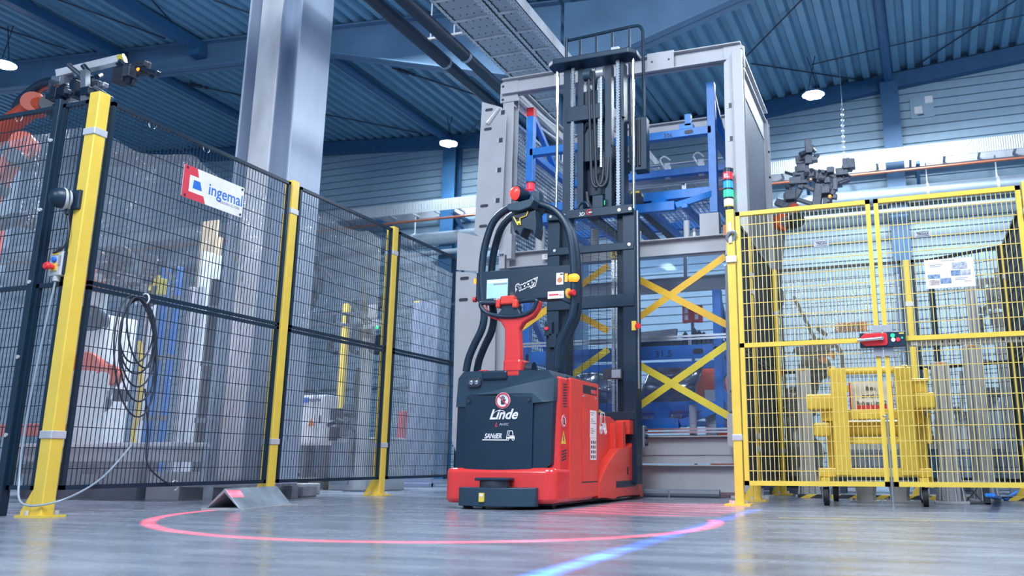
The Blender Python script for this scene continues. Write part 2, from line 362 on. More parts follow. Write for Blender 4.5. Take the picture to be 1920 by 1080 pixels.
# --- bracing rods (px start, z, px end, z)
def rod(a, b, lab, r=.012, tb=None):
    t = thing('bracing_rod', lab, 'rod', (a+b)/2, 'wind bracing rods under the roof')
    MB().cyl(a, b, r, 6).build('rod', 'pipe_black', t, smooth=True)
    if tb is not None:
        p = a.lerp(b, tb); d = (b-a).normalized(); MB().cyl(p-d*.10, p+d*.10, .032, 8).build('turnbuckle', 'pipe_black', t); MB().cyl(p+d*.14, p+d*.20, .026, 8).build('clevis', 'pipe_black', t)
def zp(px, py, z):
    for _ in range(8): p = gZ(px, py, z); z = zdeck(p.x)-.03
    return gZ(px, py, z)
rod(zp(55, 0, 6.5), zp(195, 110, 6.45), 'thin dark roof brace crossing the far left struts steeply', tb=None)
rod(zp(105, -2, 6.5), zp(310, 72, 6.35), 'thin dark roof brace sloping down between the two left struts')
rod(zp(285, 0, 6.45), zp(358, 82, 6.35), 'short dark roof brace ending at the left rafter bracket')
rod(zp(-5, 50, 6.5), zp(125, 92, 6.45), 'thin dark roof brace at the left edge above the round lamp')
rod(zp(400, 0, 6.3), zp(475, 27, 6.25), 'thin dark roof brace just left of the tall column top')
rod(zp(315, 149, 6.3), zp(458, 180, 6.25), 'dark roof brace with turnbuckle left of the tall column', tb=.36)
rod(zp(735, 127, 6.2), zp(905, 182, 6.15), 'dark roof brace with turnbuckle under the right haunch', .014, .12)
rod(zp(602, 213, 6.35), zp(790, 250, 6.3), 'thin dark roof brace low above the gable wall left of the small lamp')
rod(gY(866, 266, 13.72), zp(900, 225, 6.4), 'short dark roof brace rising beside the rack guide plate')
rod(zp(1400, 105, 6.2), zp(1503, 0, 6.3), 'thin dark roof brace rising right from the rack top corner')
rod(zp(1408, 119, 6.2), zp(1625, 152, 6.3), 'thin dark roof brace passing behind the right high bay lamp')
rod(zp(1522, 121, 6.3), zp(1920, 28, 6.75), 'long thin conduit rising to the right under the right roof', .009)
rod(zp(1715, 125, 6.4), zp(1905, 0, 6.5), 'thin dark roof brace crossing the right roof deck steeply')
# --- two dark drain pipes
for x, z, ycpl, lab in ((-4.80, 4.9, 8.12, 'left one of two black drain pipes under the roof'), (-4.50, 4.9, 8.05, 'black drain pipe next to the perforated cable tray')):
    t = thing('drain_pipe', lab, 'pipe', (x, 8, z), 'black drain pipes under the roof')
    MB().cyl((x, -2, z), (x, ycpl, z), .075, 20).build('pipe', 'pipe_black', t, smooth=True)
    MB().cyl((x, ycpl, z), (x, YB-.3, z), .068, 20).build('pipe', 'pipe_black', t, smooth=True)
    MB().lathe((x, ycpl-.02, z), (0, 1, 0), [(0, .078), (.03, .080), (.05, .074)], 20).build('joint_ring', 'pipe_grey', t, smooth=True)
    for y in (6.2, 7.7):
        MB().cyl((x+.04, y, z+.06), (x+.04, y, zdeck(x)), .008, 6).build('hanger_rod', 'galvanised', t)
        MB().bar((x-.05, y, z+.085), (x+.22, y, z+.085), .04, .025).build('hanger_bar', 'galvanised', t)
# --- overhead cable trays with perforated plates
def perf(name, col, sx, sy, r, axis):
    m = bpy.data.materials.new(name); m.use_nodes = True; nt = m.node_tree; N = nt.nodes; L = nt.links; b = N['Principled BSDF']
    b.inputs['Metallic'].default_value = .3; b.inputs['Roughness'].default_value = .4
    tc = N.new('ShaderNodeTexCoord'); mp = N.new('ShaderNodeMapping')
    mp.inputs['Scale'].default_value = (sx, sy, 1); L.new(tc.outputs['Object'], mp.inputs[0])
    if axis == 'yz': mp.inputs['Rotation'].default_value = (0, math.pi/2, 0); mp.vector_type = 'POINT'
    fr = N.new('ShaderNodeVectorMath'); fr.operation = 'FRACTION'; L.new(mp.outputs[0], fr.inputs[0])
    sp = N.new('ShaderNodeSeparateXYZ'); L.new(fr.outputs[0], sp.inputs[0])
    cb = N.new('ShaderNodeCombineXYZ'); L.new(sp.outputs[0], cb.inputs[0]); L.new(sp.outputs[1], cb.inputs[1])
    ds = N.new('ShaderNodeVectorMath'); ds.operation = 'DISTANCE'; ds.inputs[1].default_value = (.5, .5, 0); L.new(cb.outputs[0], ds.inputs[0])
    lt = N.new('ShaderNodeMath'); lt.operation = 'LESS_THAN'; lt.inputs[1].default_value = r; L.new(ds.outputs['Value'], lt.inputs[0])
    mx = N.new('ShaderNodeMixRGB'); mx.inputs[1].default_value = (*col, 1); mx.inputs[2].default_value = (.03, .06, .10, 1); L.new(lt.outputs[0], mx.inputs[0])
    L.new(mx.outputs[0], b.inputs['Base Color']); M[name] = m
perf('tray_plate', (.40, .46, .53), 12, 7, .10, 'xy'); perf('tray_rail', (.62, .68, .74), 30, 14, .15, 'xy')
def tray(x0, x1, z, y0, y1, lab, seg=.43):
    t = thing('cable_tray', lab, 'cable tray', (x0, y0, z), 'overhead perforated cable trays')
    k = int((y1-y0)/seg)
    for i in range(k): MB().box((x0+.02, y0+i*seg+.02, z), (x1-.02, y0+(i+1)*seg-.02, z+.006)).build('tray_plate', 'tray_plate', t)
    for i in range(k+1): MB().box((x0, y0+i*seg-.02, z-.012), (x1, y0+i*seg+.02, z+.01)).build('rung', 'galvanised', t)
    for x, w in ((x0-.02, .05), (x1-.03, .085)):
        MB().box((x, y0, z-.006), (x+w, y1, z)).build('rail_flange', 'tray_rail', t)
        MB().box((x+w-.008, y0, z-.006), (x+w, y1, z+.13)).build('side_rail', 'galvanised', t)
    return t
tray(-4.24, -3.80, 4.9, 3.0, 12.6, 'wide perforated cable tray overhead left of the mast')
tray(-3.71, -3.48, 4.9, 3.0, 12.6, 'narrow perforated cable tray overhead beside the mast top')
# --- trays and pipes on the gable wall
t = thing('wall_tray', 'galvanised cable ladder on brackets along the gable wall', 'cable tray', (-3, 13.5, 5))
MB().box((-20, 13.32, 4.86), (8.5, 13.34, 5.08)).build('side_rail', 'tray_rail', t); MB().box((-20, 13.80, 4.90), (8.5, 13.82, 5.04)).build('side_rail', 'galvanised', t)
for i in range(56): MB().bar((-19.6+.5*i, 13.33, 4.94), (-19.6+.5*i, 13.81, 4.94), .04, .03).build('rung', 'galvanised', t)
for x in (-9.2, -7.6, -1.2, .5, 2.2): MB().bar((x, 13.3, 4.80), (x, YB, 4.80), .06, .05).build('bracket', 'beam_blue', t); MB().bar((x, 13.4, 4.80), (x, YB, 4.45), .05, .04).build('bracket', 'beam_blue', t)
pr = solo(MB().cyl((-20, 13.25, 4.68), (8.5, 13.25, 4.68), .022, 10), 'supply_pipe', 'copper', 'thin copper red pipe along the gable wall below the cable ladder', 'pipe', smooth=True)
t = thing('duct_pipe', 'thick grey blue pipe along the gable wall with hanging clamps', 'pipe', (-3, 13.65, 4.3))
MB().cyl((-20, 13.66, 4.42), (8.5, 13.66, 4.42), .13, 18).build('pipe', 'pipe_grey', t, smooth=True)
for x in (-8.6, -6, -3, .6, 1.6, 3.5): MB().lathe((x, 13.66, 4.42), (1, 0, 0), [(0, .14), (.04, .14)], 18).build('clamp', 'galvanised', t); MB().cyl((x+.02, 13.66, 4.5), (x+.02, 13.66, 4.9), .012, 6).build('hanger_rod', 'galvanised', t)
solo(MB().cyl((-20, 13.55, 4.12), (8.5, 13.55, 4.12), .05, 14), 'wall_conduit', 'pipe_grey', 'slim grey conduit lowest on the gable wall', 'pipe', smooth=True)
# --- small square targets on the gable wall
def target(x, z, s, lab, checks):
    t = thing('survey_target', lab, 'wall plate', (x, YB-.02, z-s/2), None)
    MB().box((x-s/2, YB-.03, z-s/2), (x+s/2, YB-.012, z+s/2)).build('plate', 'wall_panel', t)
    if checks:
        for dx, dz in ((.05, .06), (-.12, -.10)): MB().box((x+dx, YB-.036, z+dz), (x+dx+.12, YB-.03, z+dz+.12)).build('white_square', 'plate_white', t)
        MB().box((x-.08, YB-.036, z-.14), (x+.02, YB-.03, z-.12)).build('caption_bar', 'ink', t)
target(.66, 5.96, .36, 'pale square target plate with two white squares on gable wall', True)
target(-8.12, 5.98, .26, 'plain pale square plate on the gable wall left of the rack', False)
# --- high bay lamps
def lamp(p, r, lab, oval=False, power=60):
    t = thing('high_bay_lamp', lab, 'lamp', p, 'high bay lamps under the roof')
    MB().lathe(p, (0, 0, 1), [(.0, r), (.03, r), (.045, r*.8), (.06, r*.5), (.07, r*.2)], 24).build('housing', 'beam_blue', t, smooth=True)
    if oval: MB().lathe(p+V((0, 0, -.012)), (0, 0, 1), [(0, r*.94), (.014, r*.96)], 28).build('diffuser', 'led', t)
    else:
        for i in range(6):
            w = i*math.pi/3; MB().lathe(p+V((math.cos(w)*r*.55, math.sin(w)*r*.55, -.012)), (0, 0, 1), [(0, r*.40), (.014, r*.42)], 14).build('led_module', 'led', t)
        MB().lathe(p+V((0, 0, -.012)), (0, 0, 1), [(0, r*.4), (.014, r*.42)], 14).build('led_module', 'led', t)
    top = zdeck(p.x)
    for s in (-1, 1): MB().cyl(p+V((s*r*.5, 0, .05)), V((p.x-s*.06, p.y, min(top, p.z+.75))), .007, 5).build('suspension_cable', 'pipe_black', t)
    l = bpy.data.lights.new('lamp_light', 'SPOT'); l.energy = power*3; l.shadow_soft_size = r*.8; l.color = (.72, .88, 1.0); l.spot_size = math.radians(128); l.spot_blend = .7
    o = bpy.data.objects.new('lamp_light', l); COL.objects.link(o); o.location = (0, 0, -.12); o.parent = t
lamp(gY(841, 269, 13.0), .17, 'bright high bay lamp left of the rack near the gable wall', power=55)
lamp(gY(1525, 178, 12.6), .17, 'bright high bay lamp above the yellow gate right of the rack', power=55)
lamp(gY(8, 121, 8.4), .17, 'bright oval high bay lamp at the left edge by the rafter', True, power=60)
c = thing('hanging_chain', 'thin bright chain hanging in front of the gable wall', 'chain', gY(1580, 300, 12.8))
a = gY(1579, 200, 12.8); b = gY(1583, 335, 12.8)
MB().cyl(V((a.x, a.y, a.z)), V((a.x, a.y, zdeck(a.x))), .003, 5).build('cord', 'cable_grey', c)
for i in range(26): q = a.lerp(b, i/26); MB().tube(arc(q, .018, 0, 2*math.pi, 8, V((1, 0, 0)) if i % 2 else V((0, 1, 0)))[:-1], .005, 5, closed=True).build('link', 'steel_bright', c)
# ================================================================ fences
def panel(A, B, z0, z1, lab, m='black_frame', wm='mesh_black', mid=None, fw=.025, vs=.03, hs=.113, wv=.0034, wh=.0044, group='dark mesh fence panels', cat='fence panel', name='mesh_panel', double=True):
    A, B = V((*A, 0)), V((*B, 0)); d = (B-A); Ln = d.length; d.normalize(); nrm = V((d.y, -d.x, 0))
    t = thing(name, lab, cat, (A.x, A.y, z0), group)
    f = MB(); U = V((0, 0, 1))
    for p in (A+d*fw/2, B-d*fw/2): MB().bar(p+U*z0, p+U*z1, fw, fw, side=d).build('stile', m, t)
    for z in (z0+fw/2, z1-fw/2): MB().bar(A+U*z, B+U*z, fw, fw, side=nrm).build('rail', m, t)
    if mid is not None:
        for z in ((mid-.016, mid+.016) if double else (mid,)): MB().bar(A+U*z, B+U*z, fw, fw if not double else .022, side=nrm).build('mid_rail', m, t)
    w = MB(); n = int(Ln/vs); o = nrm*.004
    for i in range(1, n): p = A+d*(Ln*i/n); w.bar(p+o+U*z0, p+o+U*z1, wv, wv, cap=False, side=d)
    k = int((z1-z0)/hs)
    for i in range(1, k): z = z0+(z1-z0)*i/k; w.bar(A-o+U*z, B-o+U*z, wh, wh, cap=False, side=nrm)
    w.build('wire_mesh', wm, t, kind='stuff', flip=False)
    return t
def post(x, y, h, lab, sx=.085, sy=.08, gus=(-1, 0), clamps=(2.27, .45), m='yellow_paint', group='yellow fence posts', cl_dir=(1, 0), s=1.0):
    t = thing('fence_post', lab, 'fence post', (x, y, 0), group)
    MB().box((x-sx/2, y-sy/2, .008), (x+sx/2, y+sy/2, h)).build('upright', m, t, bevel=.006)
    MB().box((x-sx/2-.07, y-sy/2-.035, 0), (x+sx/2+.05, y+sy/2+.035, .012)).build('base_plate', m, t)
    g = V((gus[0], gus[1], 0)); e = V((x, y, 0))+V((gus[0]*sx/2, gus[1]*sy/2, 0)); sd = V((-g.y, g.x, 0))
    for k in ((-1, 1) if gus != (1, 0) else ()):
        o = sd*(k*(sy if gus[0] else sx)*.42)
        MB().prism([e+o+V((0, 0, .012)), e+o+g*.075+V((0, 0, .012)), e+o+g*.075+V((0, 0, .03)), e+o+V((0, 0, .15))], sd*.005).build('gusset', m, t)
    for z in clamps:
        MB().box((x-sx/2-.006, y-sy/2-.006, z-.022), (x+sx/2+.006, y+sy/2+.006, z+.022)).build('clamp', 'galvanised', t, bevel=.004)
    for a, b in ((.5, .6), (-.5, -.6), (-.9, .6)): MB().cyl((x+sx*a*1.3, y+sy*b, .012), (x+sx*a*1.3, y+sy*b, .035), .012, 6).build('anchor_bolt', 'galvanised', t)
    return t
FX = -4.533; FZ0, FZ1, FM = .145, 2.50, 1.328
post(FX-.03, 3.607, 2.53, 'yellow corner fence post nearest the camera at left')
post(FX-.03, 5.40, 2.53, 'yellow fence post right of the white sign board')
post(FX-.03, 6.87, 2.53, 'yellow fence post between the second and third dark mesh panels')
panel((FX, 3.67), (FX, 5.335), FZ0, FZ1, 'dark mesh fence panel carrying the white sign board', mid=FM)
panel((FX, 5.455), (FX, 6.805), FZ0, FZ1, 'dark mesh fence panel between two yellow posts right of the sign', mid=FM)
panel((FX, 6.93), (FX, 8.25), FZ0, FZ1, 'dark mesh fence panel next to the grey rack guide plates', mid=FM)
FY = 3.607
panel((-4.855, FY), (-4.64, FY), FZ0, FZ1, 'narrow dark mesh panel with signal dome left of the corner post', mid=FM, double=False)
panel((-6.6, FY), (-4.905, FY), FZ0, FZ1, 'dark mesh panel at the left edge of the picture', mid=FM, double=False)
t = thing('door_frame', 'slim dark upright between the two left front mesh panels', 'fence upright', (-4.88, FY, 0), None)
MB().box((-4.904, FY-.035, .0), (-4.856, FY+.02, 2.53)).build('upright', 'black_frame', t, bevel=.004)
for z in (.45, .9, 1.35, 1.8, 2.25): MB().cyl((-4.88, FY-.036, z), (-4.88, FY-.045, z), .012, 8).build('bolt', 'galvanised', t)
# wire hooks on the top rails
for i, (x, y) in enumerate(((FX, 3.98), (FX, 4.45), (FX, 5.1), (FX, 6.2), (FX, 7.2), (-5.25, FY))):
    p = V((x, y, 2.47)); t = solo(MB().tube(arc(p, .03, -1, 4.2, 10, V((0, 1, 0)) if x == FX else V((1, 0, 0))), .003, 5), 'wire_tie', 'white_paint', ['first white tie on the top rail beside the corner post', 'second white tie on the top rail left of the white sign board', 'white tie on the top rail right above the white sign board', 'white tie on the top rail of the middle dark panel', 'white tie on the top rail of the panel next to the rack', 'white tie on the top rail at the left edge'][i], 'cable tie', 'white ties holding the curtain')
# --- clear curtains behind the mesh
def curtain(A, B, lab, z0=.17, sag=.05, seed=0, ztop=2.42):
    A, B = V((*A, 0)), V((*B, 0)); d = B-A; Ln = d.length; d.normalize(); nrm = V((-d.y, d.x, 0)); rnd = random.Random(seed)
    nx, nz = int(Ln/.03), 24; mb = MB(); ph = [rnd.uniform(0, 6.3) for _ in range(4)]
    for j in range(nz+1):
        for i in range(nx+1):
            u = Ln*i/nx; t = j/nz; top = ztop - sag*abs(math.sin(u*3.1+ph[0]))*1.2 - .02*math.sin(u*9+ph[1])
            z = z0+(top-z0)*t
            o = .016*math.sin(u*11+ph[1]+1.5*t)+.010*math.sin(u*23+ph[2]+3*t)+.012*math.sin(u*4+z*3+ph[3])
            mb.v.append(A+d*u+nrm*o+V((0, 0, z)))
    for j in range(nz):
        for i in range(nx): a = j*(nx+1)+i; mb.f.append([a, a+1, a+nx+2, a+nx+1])
    return solo(mb, 'plastic_curtain', 'curtain', lab, 'plastic curtain', 'clear curtains behind the mesh', smooth=True, flip=False)
curtain((FX-.10, 3.72), (FX-.10, 5.34), 'crinkled clear plastic sheet behind the panel with the white sign board', seed=1, sag=.09)
curtain((FX-.10, 5.46), (FX-.10, 6.80), 'clear plastic sheet behind the middle dark mesh panel', seed=2)
curtain((FX-.10, 6.94), (FX-.10, 8.2), 'milky clear plastic sheet behind the panel next to the rack', seed=3)
curtain((-6.6, FY+.10), (-4.72, FY+.10), 'crinkled clear plastic sheet hanging behind the left front panels', seed=4)
# --- ingemal sign (fixed on the mesh)
sx = FX+.012; Ya, Yb_, Za, Zb = 4.262, 4.832, 2.062, 2.292
t = thing('sign_board', 'white sign board with red bracket and blue mark on the mesh', 'sign', (sx, (Ya+Yb_)/2, Za))
def sq(y, z, o=.0): return V((sx+.004+o, Ya+(Yb_-Ya)*y, Za+(Zb-Za)*z))
MB().prism([V((sx, Ya+u*(Yb_-Ya), Za+w*(Zb-Za))) for u, w in [(p[0], p[1]) for p in rrect(0, 1, 0, 1, .03, 4)]], (.004, 0, 0)).build('board', 'plate_white', t)
MB().prism([sq(*p) for p in [(0, .02), (0, .98), (.03, 1), (.20, 1), (.235, .74), (.095, .74), (.095, .22), (.33, .22), (.37, 0), (.03, 0)]], (.0015, 0, 0)).build('red_bracket', 'logo_red', t)
MB().prism([sq(*p) for p in [(.155, .36), (.165, .62), (.262, .62), (.30, .36)]], (.0015, 0, 0)).build('blue_mark', 'logo_blue', t)
text('ingemal', .118, sq(.40, .36), (0, 1, 0), (0, 0, 1), 'logo_blue', t, wx=.94, off=.0012)
text('ENGINEERING SOLUTIONS', .028, sq(.585, .22), (0, 1, 0), (0, 0, 1), 'ink_grey', t, wx=.60)
for u, w in ((.045, .93), (.045, .07), (.96, .92), (.96, .08)): p = sq(u, w); MB().cyl(p, p+V((.006, 0, 0)), .009, 8).build('screw', 'ink', t)
# --- signal dome
p = V((-4.60, FY-.055, 1.83)); t = thing('signal_dome', 'black dome signal head on a pale bracket left of corner post', 'signal head', p)
MB().lathe(p+V((-.035, -.05, 0)), (-.35, -1, -.08), [(-.03, .062), (.0, .062), (.03, .056), (.052, .04), (.062, .015)], 24).build('dome', 'truck_dark', t, smooth=True)
MB().lathe(p+V((-.028, -.025, 0)), (-.35, -1, -.08), [(-.03, .03), (-.02, .055), (.012, .067), (.018, .064)], 24).build('collar', 'cream', t, smooth=True)
MB().box((-4.605, FY-.06, 1.77), (-4.545, FY-.005, 1.89)).build('bracket', 'truck_dark', t, bevel=.006)
MB().cyl(p+V((-.02, -.01, -.06)), p+V((-.02, -.01, -.09)), .014, 10).build('gland', 'truck_dark', t)
# --- emergency stop box
bx0, bz0 = -4.715, 1.37; t = thing('emergency_stop_box', 'pale control box with red mushroom button and blue button on left fence', 'control box', (bx0, FY-.05, bz0))
MB().box((bx0, FY-.055, bz0), (bx0+.095, FY-.012, bz0+.15)).build('housing', 'cream', t, bevel=.006)
MB().box((bx0+.095, FY-.045, bz0+.01), (bx0+.118, FY-.008, bz0+.145)).build('rear_cover', 'truck_dark', t)
MB().box((bx0+.015, FY-.058, bz0+.127), (bx0+.07, FY-.055, bz0+.142)).build('yellow_label', 'yellow_paint', t)
MB().box((bx0+.012, FY-.058, bz0+.03), (bx0+.068, FY-.055, bz0+.075)).build('yellow_plate', 'yellow_paint', t)
MB().box((bx0+.072, FY-.058, bz0+.06), (bx0+.09, FY-.055, bz0+.12)).build('print_label', 'ink_grey', t)
MB().lathe((bx0+.038, FY-.056, bz0+.052), (0, -1, 0), [(0, .014), (.03, .014), (.032, .022), (.045, .024), (.055, .018)], 18).build('mushroom_button', 'button_red', t, smooth=True)
MB().lathe((bx0+.04, FY-.056, bz0+.098), (0, -1, 0), [(0, .016), (.012, .016), (.016, .012)], 18).build('blue_button', 'button_blue', t, smooth=True)
MB().cyl((bx0+.05, FY-.035, bz0), (bx0+.05, FY-.035, bz0-.03), .02, 12).build('gland', 'cable_grey', t)
c0 = V((bx0+.05, FY-.04, bz0-.03))
solo(MB().tube(smoothpath([c0, c0+V((-.02, -.01, -.3)), c0+V((-.05, -.015, -.8)), c0+V((-.02, -.03, -1.12)), V((-4.60, FY-.09, .075)), V((-4.46, FY+.02, .09)), V((FX+.03, 3.90, .20)), V((FX+.02, 4.1, .40))], 8), .006, 8), 'control_cable', 'pipe_grey', 'pale cable looping from the emergency stop box past the corner post', 'cable', smooth=True)
c0 = V((-4.62, FY-.06, 1.74))
solo(MB().tube(smoothpath([c0, c0+V((.03, 0, -.12)), c0+V((.01, .0, -.2)), c0+V((-.07, 0, -.23)), V((bx0+.04, FY-.03, bz0+.18)), V((bx0+.05, FY-.03, bz0+.15))], 7), .006, 6), 'control_cable', 'cable_black', 'thin dark cable from the signal dome to the control box', 'cable', smooth=True)
# --- coiled cable on the fence
t = thing('cable_coil', 'coil of black cable hanging on the fence mid rail', 'cable coil', (FX+.03, 4.05, .9))
for i, (cy_, cz, ry, rz) in enumerate(((4.03, 1.10, .125, .20), (4.035, 1.07, .135, .235), (4.04, 1.03, .14, .275), (4.04, .985, .15, .32), (4.02, .94, .17, .37), (4.035, 1.09, .118, .215))):
    pts = [V((FX+.030+.006*i, cy_+ry*math.cos(a+.1*i), cz+rz*math.sin(a))) for a in [k*2*math.pi/30 for k in range(30)]]
    MB().tube(pts, .0055, 6, closed=True).build('loop', 'cable_black', t, smooth=True)
MB().tube(arc(V((FX+.03, 4.06, 1.31)), .035, 0, 6.28, 12, V((0, 0, 1)), V((1, 0, 0)))[:-1], .005, 6, closed=True).build('hook', 'white_paint', t, smooth=True)
MB().tube(smoothpath([V((FX+.03, 4.14, .75)), V((FX+.03, 4.20, .5)), V((FX+.03, 4.22, .3)), V((FX+.03, 4.35, .19)), V((FX+.03, 4.47, .15))], 6), .0055, 6).build('tail', 'cable_black', t, smooth=True)
solo(MB().tube(arc(V((FX+.0, 4.49, .15)), .03, -1.5, 2.5, 10, V((0, 1, 0))), .004, 5), 'wire_tie', 'white_paint', 'white tie on the bottom rail where the coil cable ends', 'cable tie', 'white ties holding the curtain')
# --- angle steel guard on the floor
a = gZ(385, 956); dv = V((gZ(540, 949).x-gZ(445, 957).x, gZ(540, 949).y-gZ(445, 957).y, 0)).normalized(); sv = V((dv.y, -dv.x, 0)); lg = .56
t = thing('wheel_guard', 'scuffed angle steel guard lying on the floor before the fence', 'floor guard', a)
b0, b1 = a.copy(), gZ(450, 957); ap = (b0+b1)/2+V((0, 0, .135)); th = .014
MB().prism([b0, b0+V((.0, 0, .012)), ap+V((0, 0, .0)), b1+V((0, 0, .012)), b1, ap-V((0, 0, .028))], dv*lg).build('angle_profile', 'scuffed_steel', t, bevel=.003)
MB().prism([b0-(b1-b0).normalized()*.03, b1+(b1-b0).normalized()*.03, b1+(b1-b0).normalized()*.03+V((0, 0, .012)), b0-(b1-b0).normalized()*.03+V((0, 0, .012))], dv*(lg+.03)).build('base_strip', 'concrete_block', t)
# ================================================================ yellow double gate
GY = 6.172; GZ0, GZ1 = .138, 2.141
kw = dict(m='yellow_paint', wm='yellow_paint', fw=.032, hs=.098, wv=.0046, wh=.0052, group='yellow gate leaves', cat='gate', name='gate_leaf', double=False, mid=1.128)
mat('yellow_wire', (.80, .60, .16), .35); kw['wm'] = 'yellow_wire'
gl = panel((-1.088, GY), (-.116, GY), GZ0, GZ1, 'left leaf of the yellow mesh gate beside the rack', **kw)
panel((-.092, GY), (.865, GY), GZ0, GZ1, 'right leaf of the yellow mesh gate carrying the white notice', **kw)
post(-1.128, GY, 2.165, 'yellow gate post standing right beside the grey rack', .062, .06, gus=(1, 0), clamps=(.47,), cl_dir=(0, -1), group='yellow gate posts')
post(.905, GY, 2.165, 'yellow gate post at the right edge of the picture', .062, .06, clamps=(1.72, 1.95), group='yellow gate posts')
for z, lab in ((1.80, 'upper grey hinge clamp on the yellow gate post beside the rack'),):
    t = gl; MB().box((-1.165, GY-.045, z-.05), (-1.085, GY-.032, z)).build('hinge_plate', 'galvanised', t, bevel=.004)
    MB().tube(arc(V((-1.12, GY-.04, z+.15)), .035, 0, 6.28, 12, V((1, 0, .4)).normalized(), V((0, -.5, 1)).normalized())[:-1], .013, 8, closed=True).build('latch_ring', 'steel_mid', t, smooth=True)
    MB().box((-1.14, GY-.04, z+.1), (-1.115, GY-.03, z+.26)).build('latch_bar', 'steel_mid', t)
# lock box
t = thing('gate_lock', 'black safety lock box with red plate and push buttons on yellow gate', 'gate lock', (-.1, GY-.05, 1.06))
MB().box((-.245, GY-.062, 1.068), (.055, GY-.02, 1.172)).build('housing', 'truck_dark', t, bevel=.004)
MB().prism([(x, GY-.072, z) for x, z in [(-.238, 1.10), (-.238, 1.142), (-.21, 1.166), (-.075, 1.166), (-.062, 1.153), (-.062, 1.09), (-.075, 1.078), (-.21, 1.078)]], (0, .011, 0)).build('red_plate', 'button_red', t, bevel=.004)
MB().cyl((-.10, GY-.092, 1.125), (-.262, GY-.092, 1.118), .0115, 10).build('handle', 'steel_bright', t, smooth=True)
MB().cyl((-.10, GY-.072, 1.125), (-.10, GY-.1, 1.125), .014, 10).build('handle_boss', 'steel_bright', t)
for x, z, m in ((-.028, 1.144, 'lamp_green'), (-.026, 1.114, 'lamp_white'), (.006, 1.115, 'lamp_redw')): MB().lathe((x, GY-.062, z), (0, -1, 0), [(0, .014), (.008, .014), (.011, .011)], 16).build('push_button', m, t, smooth=True)
MB().box((.013, GY-.0635, 1.153), (.046, GY-.062, 1.163)).build('yellow_label', 'yellow_paint', t)
MB().cyl((.032, GY-.062, 1.126), (.032, GY-.066, 1.126), .006, 8).build('status_light', 'lamp_green', t)
for z0, z1 in ((1.172, 1.225), (1.01, 1.068)):
    for x0 in (-.16, -.09): MB().box((x0, GY-.03, z0), (x0+.06, GY-.018, z1)).build('mount_plate', 'grey_paint', t)
# drop bolt
t = solo(MB().cyl((-.104, GY-.03, .005), (-.104, GY-.03, .62), .006, 8).lathe((-.104, GY-.03, 0), (0, 0, 1), [(0, .016), (.008, .016)], 12).cyl((-.104, GY-.03, .60), (-.13, GY-.05, .60), .006, 8), 'drop_bolt', 'steel_mid', 'thin steel drop bolt between the yellow gate leaves reaching the floor', 'drop bolt', smooth=True)
# cable duct on the right leaf
t = thing('cable_duct', 'grey slotted cable duct under the mid bar of the right gate leaf', 'cable duct', (.1, GY+.02, 1.05))
MB().box((.06, GY+.012, 1.075), (.86, GY+.045, 1.115)).build('channel', 'grey_paint', t, bevel=.003)
for x in (.28, .33, .38, .66, .71, .76): MB().box((x, GY+.0105, 1.09), (x+.012, GY+.0125, 1.105)).build('slot', 'ink', t)
for x in (.085, .80): MB().box((x, GY+.0095, 1.083), (x+.05, GY+.0125, 1.105)).build('end_label', 'plate_white', t)
# maker plates
for x, z, lab in ((-.47, 1.845, 'small grey lettered name plate on the left gate leaf'), (.22, 1.855, 'small grey lettered name plate on the right gate leaf')):
    t = thing('name_plate', lab, 'name plate', (x, GY-.012, z), 'small grey name plates on the gate')
    MB().box((x-.052, GY-.014, z-.022), (x+.052, GY-.010, z+.022)).build('plate', 'cable_grey', t)
    text('TROAX', .024, (x-.036, GY-.0145, z-.008), (1, 0, 0), (0, 0, 1), 'ink', t, wx=.95, off=.0006)
    for dz in (-.0165, .0135): MB().box((x-.042, GY-.0152, z+dz), (x+.042, GY-.014, z+dz+.003)).build('rule', 'ink', t)
# notice sheet
x0, x1, z0, z1 = .215, .530, 1.462, 1.665
t = thing('notice_sheet', 'white printed notice sheet with photographs on the right gate leaf', 'notice', ((x0+x1)/2, GY-.02, z0))
MB().box((x0, GY-.017, z0), (x1, GY-.014, z1)).build('sheet', 'paper', t)
mat('photo_blue', (.20, .30, .48), .5, var=.6, scale=40); mat('photo_grey', (.42, .45, .55), .5, var=.5, scale=50); mat('photo_warm', (.50, .42, .42), .5, var=.5, scale=40)
for u0, u1, w0, w1, m in ((.56, .86, .62, .86, 'photo_grey'), (.52, .72, .40, .58, 'photo_blue'), (.74, .92, .40, .58, 'photo_grey'), (.05, .30, .34, .48, 'photo_blue'), (.05, .28, .12, .30, 'photo_warm'), (.30, .52, .15, .33, 'photo_blue')):
    MB().box((x0+(x1-x0)*u0, GY-.0185, z0+(z1-z0)*w0), (x0+(x1-x0)*u1, GY-.017, z0+(z1-z0)*w1)).build('printed_photo', m, t)
for u0, u1, w in ((.34, .62, .92), (.10, .36, .80), (.10, .34, .74), (.60, .86, .30), (.60, .80, .25), (.78, .92, .18)): MB().box((x0+(x1-x0)*u0, GY-.0182, z0+(z1-z0)*w), (x0+(x1-x0)*u1, GY-.017, z0+(z1-z0)*w+.004)).build('text_line', 'ink_grey', t)
